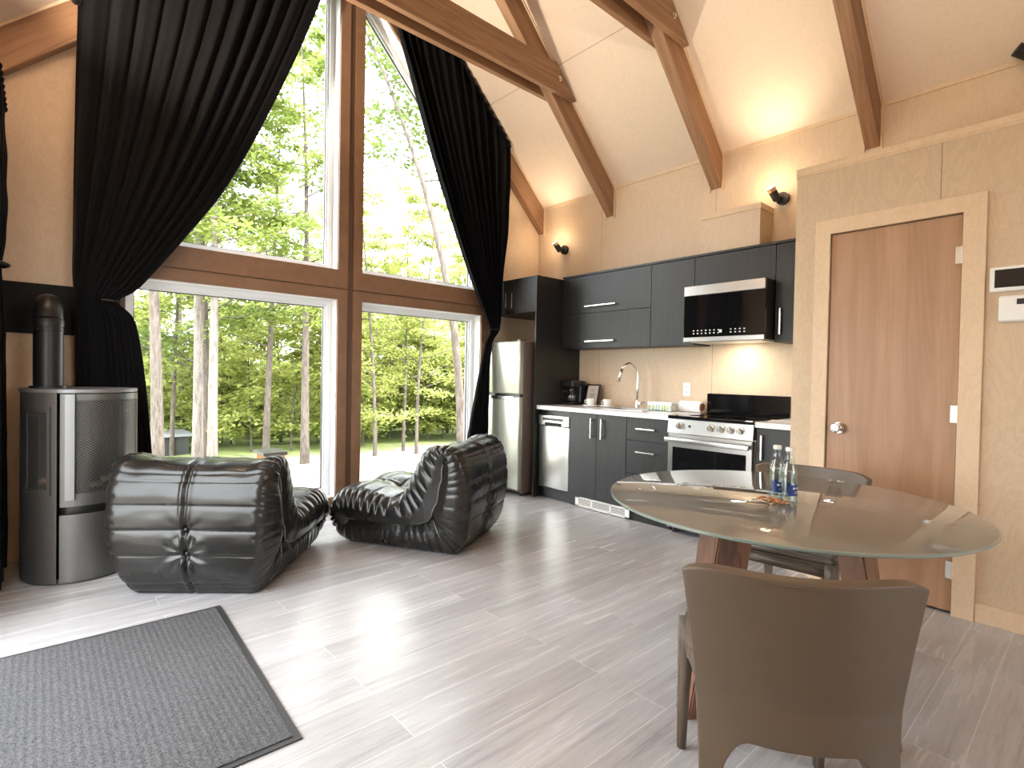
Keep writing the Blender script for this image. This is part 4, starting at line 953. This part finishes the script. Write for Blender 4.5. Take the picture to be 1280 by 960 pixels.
# dining chairs
def dining_chair(lab, loc, rz):
    t_ = thing('dining_chair', lab, 'chair', loc, rz, local=True)
    def hw(z):
        P = [(0, .205), (.36, .214), (.48, .222), (.58, .234), (.70, .252), (.76, .263)]
        for (a_, b_), (c_, d_) in zip(P, P[1:]):
            if z <= c_: return lerp(b_, d_, (z-a_)/(c_-a_))
        return P[-1][1]
    def yy(x, z): return -.235+1.25*x*x*(1 if z > .36 else .35+.65*z/.36)-(.13*(z-.45) if z > .45 else 0)+(.10*(.45-z)*-.6 if z < .45 else 0)
    US = .76; nA, nB, nV, nL = 36, 7, 34, 16
    def ztop(u): return .762-.024*abs(u)**7-.004*(1-u*u)
    def zbot(u):
        a_ = abs(u)/US; return .355-.075*max(0, (a_-.62)/.38)**2.2 if a_ < 1 else .28
    ucols = [-1+(1-US)*k/nB for k in range(nB)]+[-US+2*US*k/nA for k in range(nA)]+[US+(1-US)*k/nB for k in range(nB+1)]
    vs_, id_ = [], {}
    for ci, u in enumerate(ucols):
        for j in range(nV+1):
            f = j/nV; z = lerp(zbot(u), ztop(u), f); x = u*hw(z); id_[ci, j] = len(vs_); vs_.append((x, yy(x, z), z))
        if abs(u) >= US-1e-6:
            s = 1 if u > 0 else -1; g = (abs(u)-US)/(1-US)
            for j in range(1, nL+1):
                f = j/nL; z = lerp(.28, .0, f); xin = lerp(US*hw(.28), .178, min(1, f*1.5)**.7); xout = lerp(hw(.28), .208, f); x = s*lerp(xin, xout, g)
                id_[ci, -j] = len(vs_); vs_.append((x, yy(x, z), z))
    fs_ = []
    for ci in range(len(ucols)-1):
        for j in range(nV): fs_.append((id_[ci, j], id_[ci+1, j], id_[ci+1, j+1], id_[ci, j+1]))
        if (ci, -1) in id_ and (ci+1, -1) in id_ and ucols[ci]*ucols[ci+1] > 0 and abs(ucols[ci+1]-ucols[ci]) < .1 and min(abs(ucols[ci]), abs(ucols[ci+1])) >= US-1e-6:
            for j in range(0, nL): fs_.append((id_[ci, -j-1], id_[ci+1, -j-1], id_[ci+1, -j], id_[ci, -j]))
    me = pydata('backrest', vs_, fs_); o = obj('backrest', me, M['taupe'], t_, 180)
    s = o.modifiers.new('t', 'SOLIDIFY'); s.thickness = .034; s.offset = 0
    b = o.modifiers.new('b', 'BEVEL'); b.width = .014; b.segments = 4; b.limit_method = 'ANGLE'; b.angle_limit = math.radians(50)
    # top stitch line
    bm_ = B(); pp_ = []
    for k in range(41):
        u = -.93+1.86*k/40; z = ztop(u)-.012; x = u*hw(z); pp_.append((x, yy(x, z)-.0175, z))
    tube(bm_, pp_, .0016, 6); obj('seam', bm_, M['taupe_dark'], o, 180)
    # seat
    def seat(u, v): return None
    bm_ = B(); prism(bm_, [(-.182, -.20), (.182, -.20), (.218, .04), (.222, .245), (-.222, .245), (-.218, .04)], 'z', .400, .463)
    bmesh.ops.bevel(bm_, geom=[e for e in bm_.edges], offset=.022, segments=5, affect='EDGES')
    for v in bm_.verts:
        if v.co.z > .44: v.co.z += .012*(1-(v.co.x/.21)**2)*(1-((v.co.y-.05)/.25)**2)
    obj('seat', bm_, M['taupe'], t_, 180)
    bm_ = B(); prism(bm_, [(-.19, -.20), (.19, -.20), (.212, .232), (-.212, .232)], 'z', .355, .404); bmesh.ops.bevel(bm_, geom=[e for e in bm_.edges], offset=.010, segments=3, affect='EDGES'); obj('apron', bm_, M['taupe'], t_, 180)
    for s in (-1, 1):
        bm_ = B(); rr = []
        for z, cx, cyy, w_, d_ in ((0, .203, .240, .0135, .015), (.2, .202, .230, .018, .021), (.36, .198, .216, .023, .029), (.42, .196, .212, .024, .031)):
            rr.append([bm_.verts.new((s*cx+a_*w_, cyy+b_*d_, z)) for a_, b_ in ((-1, -1), (1, -1), (1, 1), (-1, 1))])
        for q0, q1 in zip(rr, rr[1:]):
            for k in range(4): bm_.faces.new((q0[k], q0[(k+1) % 4], q1[(k+1) % 4], q1[k]))
        bm_.faces.new(rr[0]); bm_.faces.new(rr[-1])
        bmesh.ops.bevel(bm_, geom=[e for e in bm_.edges], offset=.006, segments=3, affect='EDGES')
        l_ = obj('leg', bm_, M['taupe'], t_, 180)
        bm_ = B(); cyl(bm_, (s*.203, .240, 0.0), (s*.203, .240, .006), .011, n=14); obj('glide', bm_, M['nickel'], l_)
    return t_
dining_chair('taupe leather dining chair in the foreground, its back to the camera', (1.492, .592, 0), math.atan2(.6, .8)-PI/2)
dining_chair('taupe leather dining chair on the far side of the glass table by the door', (2.72, .985, 0), math.atan2(-.09, -.996)-PI/2)

# bottles and the small things on the table
M['blue_label'] = tinted_noise('blue_printed_label', (.015, .035, .16), (.02, .05, .22), 60, .4)
M['bottle_glass'] = glass('bottle_glass', (.86, .92, .93), 1.9)
def bottle(lab, x, y, rz):
    t_ = thing('water_bottle', lab, 'bottle', (x, y, .7505), rz, group=None, local=True); t_.scale = (.95, .95, .83)
    H_ = [(0, .0), (.028, .0), (.0305, .004), (.0305, .125), (.029, .14), (.018, .185), (.0135, .20), (.0125, .215), (.0135, .218), (.0135, .224)]
    bm_ = B(); lathe(bm_, H_, (0, 0, 0), 32); obj('glass_body', bm_, M['bottle_glass'], t_, 50)
    bm_ = B(); lathe(bm_, [(.0, .004), (.0270, .004), (.0275, .12), (.026, .135), (.0, .135)], (0, 0, 0), 28); obj('water', bm_, M['thin_glass'], t_, 50)
    bm_ = B(); lathe(bm_, [(.0145, .224), (.0150, .226), (.0150, .238), (.0135, .241), (0, .241)], (0, 0, 0), 24); obj('cap', bm_, M['white_plastic'], t_, 40)
    bm_ = B()
    n = 20
    ring0 = [(.0312*math.cos(a_), .0312*math.sin(a_)) for a_ in [2*PI*k/40 for k in range(27)]]
    for (x0, y0), (x1, y1) in zip(ring0, ring0[1:]):
        v_ = [bm_.verts.new(p) for p in ((x0, y0, .030), (x1, y1, .030), (x1, y1, .078), (x0, y0, .078))]; bm_.faces.new(v_)
    bmesh.ops.remove_doubles(bm_, verts=bm_.verts, dist=1e-6); lb = obj('label', bm_, M['blue_label'], t_, 180)
    bm_ = B()
    for k, (a_, w_, z_, h_) in enumerate(((.6, .25, .060, .008), (1.0, .12, .060, .008), (1.3, .2, .060, .008), (.9, .7, .048, .002), (.8, .5, .042, .002), (2.6, .25, .060, .008), (3.0, .3, .060, .008), (2.9, .6, .046, .002), (3.5, .3, .06, .008))):
        prism(bm_, [(.0318*math.cos(a_+w_*q/4), .0318*math.sin(a_+w_*q/4)) for q in range(5)]+[(.0314*math.cos(a_+w_*q/4), .0314*math.sin(a_+w_*q/4)) for q in range(4, -1, -1)], 'z', z_, z_+h_)
    obj('label_print', bm_, M['white'], lb)
bottle('clear glass water bottle with blue label, the left of the pair on the table', 2.112, .842, 3.0)
bottle('clear glass water bottle with blue label, the right of the pair on the table', 2.082, .786, 3.4)
bm = B(); rnd = random.Random(3)
for k in range(26):
    a = rnd.uniform(0, 2*PI); r_ = .045*math.sqrt(rnd.random()); x = 2.005+r_*math.cos(a)*.8; y = .815+r_*math.sin(a)*1.2
    mt = Matrix.Translation((x, y, .757+.006*rnd.random())) @ Matrix.Rotation(rnd.uniform(0, 3), 4, 'Z') @ Matrix.Rotation(rnd.uniform(-.5, .5), 4, 'X') @ Matrix.Diagonal((.012, .006, .004, 1))
    bmesh.ops.create_icosphere(bm, subdivisions=1, radius=1, matrix=mt)
t = thing('snack_packet', 'small flat clear packet of orange-brown nuts beside the bottles', 'snack', (2.0, .815, .7505))
obj('nuts', bm, mat('roasted_nuts', (.45, .19, .07), .5), t, 180)
bm = B(); me = grid_mesh('w', 18, 14, lambda u, v: (1.945+.11*u, .745+.14*v, .7515+.013*math.sin(PI*u)*math.sin(PI*v)+.003*noise.noise(Vector((u*7, v*7, 1)))))
obj('wrapper', me, M['thin_glass'], t, 180)
bm = B(); lathe(bm, [(0, .7508), (.022, .7508), (.034, .756), (.036, .764), (.034, .764), (.026, .757), (0, .755)], (2.60, .79, 0), 32)
tag(obj('glass_dish', bm, M['thin_glass'], None, 50), 'tiny clear glass dish near the far rim of the table', 'dish')

# ------------------------------------------------------------------ outdoors
def gz(x, y):
    d = max(0, y-5); return -.35-.055*d+.0009*d*d+.12*noise.noise(Vector((x*.25, y*.25, 0)))
me = grid_mesh('ground', 90, 70, lambda u, v: (-30+75*u, -14+74*v, gz(-30+75*u, -14+74*v) if -14+74*v > 4.9 else -.35))
tag(obj('ground', me, M['ground'], None, 180, pivot=False), 'pale leaf-littered forest floor outside', 'ground', kind='structure')
me = grid_mesh('hill', 60, 16, lambda u, v: (-60+150*u, 66+20*v, -4+(4.5+1.5*noise.noise(Vector((u*5, 0, 3))))*math.sin(PI/2*v)))
tag(obj('distant_hill', me, M['hill'], None, 180, pivot=False), 'distant wooded hill beyond the trees', 'hill', kind='structure')

def tree_mesh(seed, H, r, first, nbr, blen, leaves, lsize, lean, droop=.1, twigs=5, a0=None):
    rn = random.Random(seed); bm_ = B(); pts = []
    K = 14; a = rn.uniform(0, 6.28) if a0 is None else a0
    for k in range(K+1):
        f = k/K; pts.append(Vector((lean*f*f*math.cos(a)+.12*math.sin(3*f+seed)*f, lean*f*f*math.sin(a)+.12*math.cos(4*f+seed)*f, H*f)))
    tube(bm_, [p-(Vector((0, 0, .5)) if i == 0 else Vector()) for i, p in enumerate(pts)], [r*(1.25 if k == 0 else 1)*(1-.86*(k/K)) for k in range(K+1)], 9)
    V, F = [], []
    def leafq(p, s):
        th = rn.uniform(0, 6.28); ti = rn.gauss(0, .55); u_ = Vector((math.cos(th), math.sin(th), ti*.8)).normalized(); w_ = Vector((-math.sin(th), math.cos(th), rn.gauss(0, .5))).normalized()
        i = len(V); s *= rn.uniform(.6, 1.25)
        V.extend([p-u_*s*.5, p+w_*s*.36+u_*s*.05, p+u_*s*.5, p-w_*s*.36+u_*s*.05]); F.append((i, i+1, i+2, i+3))
    per = max(1, leaves//(nbr*twigs))
    for b in range(nbr):
        f = first+(1-first)*((b+rn.random()*.8)/nbr)**.85; f = min(f, .985); x = f*K; i = min(int(x), K-1); p = pts[i].lerp(pts[i+1], x-i)
        th = rn.uniform(0, 6.28)+b*2.4; L_ = blen*(1.0-.55*((f-first)/(1-first)))*rn.uniform(.55, 1.15); el = rn.uniform(.15, .55)
        d = Vector((math.cos(th)*math.cos(el), math.sin(th)*math.cos(el), math.sin(el))); q = [p]
        for k in range(1, 5):
            q.append(p+d*L_*k/4+Vector((rn.gauss(0, .05), rn.gauss(0, .05), rn.gauss(0, .04)-droop*L_*(k/4)**2)))
        rb = r*(1-.86*f)*.42; tube(bm_, q, [max(.006, rb*(1-.8*k/4)) for k in range(5)], 5)
        for w in range(twigs):
            g = rn.uniform(.3, 1.0)*4; i = min(int(g), 3); c = q[i].lerp(q[i+1], g-i)+Vector((rn.gauss(0, .22*L_*.5), rn.gauss(0, .22*L_*.5), rn.gauss(0, .08)))
            if w < 3: tube(bm_, [q[i].lerp(q[i+1], g-i), c], [.006, .003], 3)
            sp = rn.uniform(.25, .6)*(.6+.25*L_)
            for _ in range(per): leafq(c+Vector((rn.gauss(0, sp*.5), rn.gauss(0, sp*.5), rn.gauss(0, sp*.17))), lsize)
    tm = bpy.data.meshes.new('trunk'); bmesh.ops.recalc_face_normals(bm_, faces=bm_.faces); bm_.to_mesh(tm); bm_.free(); tm.shade_smooth()
    lm = pydata('foliage', [tuple(v) for v in V], F)
    return tm, lm
def tree_proto(name, lab, bark, leafk, *a_, **k_):
    tm, lm = tree_mesh(*a_, **k_); root = thing(name, lab, 'tree', (0, 0, 0), local=True)
    tm.materials.append(M[bark]); lm.materials.append(M[leafk])
    for n_, me_ in (('trunk', tm), ('foliage', lm)):
        o = bpy.data.objects.new(n_, me_); COL.objects.link(o); o.parent = root
    return root
def copy_tree(src):
    r_ = src.copy(); COL.objects.link(r_)
    for ch in src.children: c_ = ch.copy(); COL.objects.link(c_); c_.parent = r_
    return r_
def at(px, dist):
    """ground position in a compass direction seen from the room"""
    ang = YAW+math.atan((px-640)/FPX); return math.sin(ang)*dist, math.cos(ang)*dist
protos = {
 'tall': tree_proto('maple_tree', '', 'bark', 'leaf', 11, 10.5, .105, .30, 24, 2.2, 7500, .12, .5),
 'pale': tree_proto('birch_tree', '', 'pale_bark', 'leaf', 23, 10.5, .10, .32, 22, 2.2, 7000, .12, .3),
 'mid': tree_proto('maple_tree', '', 'bark', 'leaf_yellow', 31, 8.5, .06, .14, 26, 1.8, 5200, .11, .7),
 'low': tree_proto('maple_sapling', '', 'bark', 'leaf_yellow', 47, 4.0, .03, .06, 24, 1.4, 5600, .12, .4),
 'dark': tree_proto('maple_tree', '', 'bark', 'leaf_dark', 53, 9.5, .09, .16, 30, 2.3, 8500, .12, .5),
 'sparse': tree_proto('birch_tree', '', 'bark', 'leaf_dark', 61, 7.6, .075, .56, 15, 1.5, 3000, .09, 1.9, a0=0.0),
 'tuft': tree_proto('shrub', '', 'bark', 'leaf_yellow', 71, 1.7, .012, .02, 20, 1.1, 5000, .11, .2)}
used = set()
def plant(kind, px, dist, rz, scale, lab, group=None, xy=None):
    src = protos[kind]; r_ = src if kind not in used else copy_tree(src); used.add(kind)
    x, y = xy or at(px, dist); r_.location = (x, y, gz(x, y)-.05); r_.rotation_euler = (0, 0, rz); r_.scale = (scale,)*3
    r_['label'] = lab
    if group: r_['group'] = group
    elif 'group' in r_.keys(): del r_['group']
    return r_
plant('tall', 198, 10.5, 1.0, .95, 'grey-trunked tree seen just right of the left curtain')
plant('pale', 247, 11.5, 2.3, .95, 'pale thick-trunked tree, left of the close pair of trunks')
plant('pale', 266, 11.0, 4.0, .9, 'pale slimmer tree, right of the close pair of trunks')
plant('dark', 256, 13, .4, 1.0, 'dark-stemmed tree standing behind the close pair of pale trunks')
plant('tall', 333, 12.5, 3.3, .72, 'straight brown-trunked tree in the middle of the lower left window')
plant('tall', 382, 11, 5.1, .80, 'leaning brown-trunked tree near the right jamb of the lower left window')
plant('sparse', 578, 8.6, math.radians(139), 1.08, 'pale leaning tree beside the right curtain, crossing both right-hand windows')
plant('mid', 470, 12, 2.2, .75, 'grey-trunked tree just right of the window mullion')
plant('mid', 505, 13, 4.4, .72, 'slender dark-stemmed tree in the middle of the lower right window')
plant('mid', 522, 12, .2, .70, 'second slender dark-stemmed tree in the lower right window')
rn = random.Random(5)
k = 0
for px, d, kd, s in ((175, 15, 'low', 1.0), (215, 14, 'mid', .8), (228, 18, 'dark', .8), (290, 16, 'low', 1.1), (300, 20, 'mid', 1.0), (315, 14, 'low', .9), (352, 17, 'mid', .85), (365, 14, 'low', 1.0), (395, 18, 'mid', 1.0), (410, 15, 'low', 1.1),
                     (430, 20, 'mid', 1.0), (455, 15, 'low', 1.0), (488, 17, 'mid', .8), (510, 19, 'low', 1.3), (535, 16, 'low', 1.0), (560, 18, 'mid', .9), (590, 15, 'low', 1.1), (610, 19, 'mid', .9), (640, 16, 'mid', .8), (150, 20, 'mid', .8), (100, 18, 'dark', .8),
                     (60, 16, 'low', 1), (20, 20, 'mid', .9), (-40, 17, 'low', 1.0), (700, 18, 'mid', .8), (185, 24, 'low', 1.2), (240, 26, 'mid', .9), (275, 28, 'mid', 1.1), (325, 25, 'mid', .9), (345, 30, 'dark', 1.0), (375, 24, 'mid', .95), (402, 28, 'mid', 1.0),
                     (445, 26, 'mid', .85), (468, 30, 'mid', 1.0), (495, 25, 'mid', .8), (520, 28, 'dark', .8), (545, 25, 'mid', .8), (570, 29, 'mid', .9), (600, 26, 'mid', .9), (550, 36, 'mid', 1.0), (450, 40, 'mid', 1.1)):
    plant(kd, px, d, rn.uniform(0, 6.28), s*rn.uniform(.92, 1.08), 'young leafy tree in the thicket behind the front row of trunks' if kd != 'dark' else 'dark green tree in the woods behind the front row of trunks', 'thicket of young trees outside' if kd != 'dark' else 'dark trees deep in the woods')
for q_ in range(60):
    px = 110+(560*((q_*.618+.3) % 1)); d = 16+14*((q_*.437) % 1)
    plant('tuft', px, d, rn.uniform(0, 6.28), rn.uniform(.6, 1.15), 'low leafy shrub covering the forest floor outside', 'low shrubs on the forest floor')
for q_ in range(46):
    px = 120+(560*((q_*.618) % 1)); d = 15+17*((q_*.377) % 1)
    plant('low', px, d, rn.uniform(0, 6.28), rn.uniform(.55, .95), 'knee-high to head-high leafy sapling on the forest floor', 'saplings on the forest floor')
# shed and patio table outside
t = thing('garden_shed', 'low dark shed with a flat roof among the trees', 'shed', (2.15, 14, -.9))
sh = B(); box(sh, 1.5, 2.55, 13.9, 16, -1.1, -.32); obj('wall', sh, mat('dark_shed_siding', (.035, .035, .035), .6), t)
sh = B(); box(sh, 1.42, 2.62, 13.8, 16.1, -.32, -.26); obj('roof', sh, mat('grey_shed_roof', (.22, .23, .24), .6), t)
t = thing('patio_table', 'small orange wooden patio table with a dark top outside the window', 'table', (2.0, 6.6, gz(2, 6.6)))
bm = B(); box(bm, 1.93, 2.20, 6.45, 6.85, .205, .245, .004); obj('table_top', bm, M['stove_dark'], t)
for x in (1.98, 2.15):
    for y in (6.5, 6.8): obj('leg', box(B(), x-.03, x+.03, y-.03, y+.03, gz(2, 6.6), .204), M['orange_wood'], t)
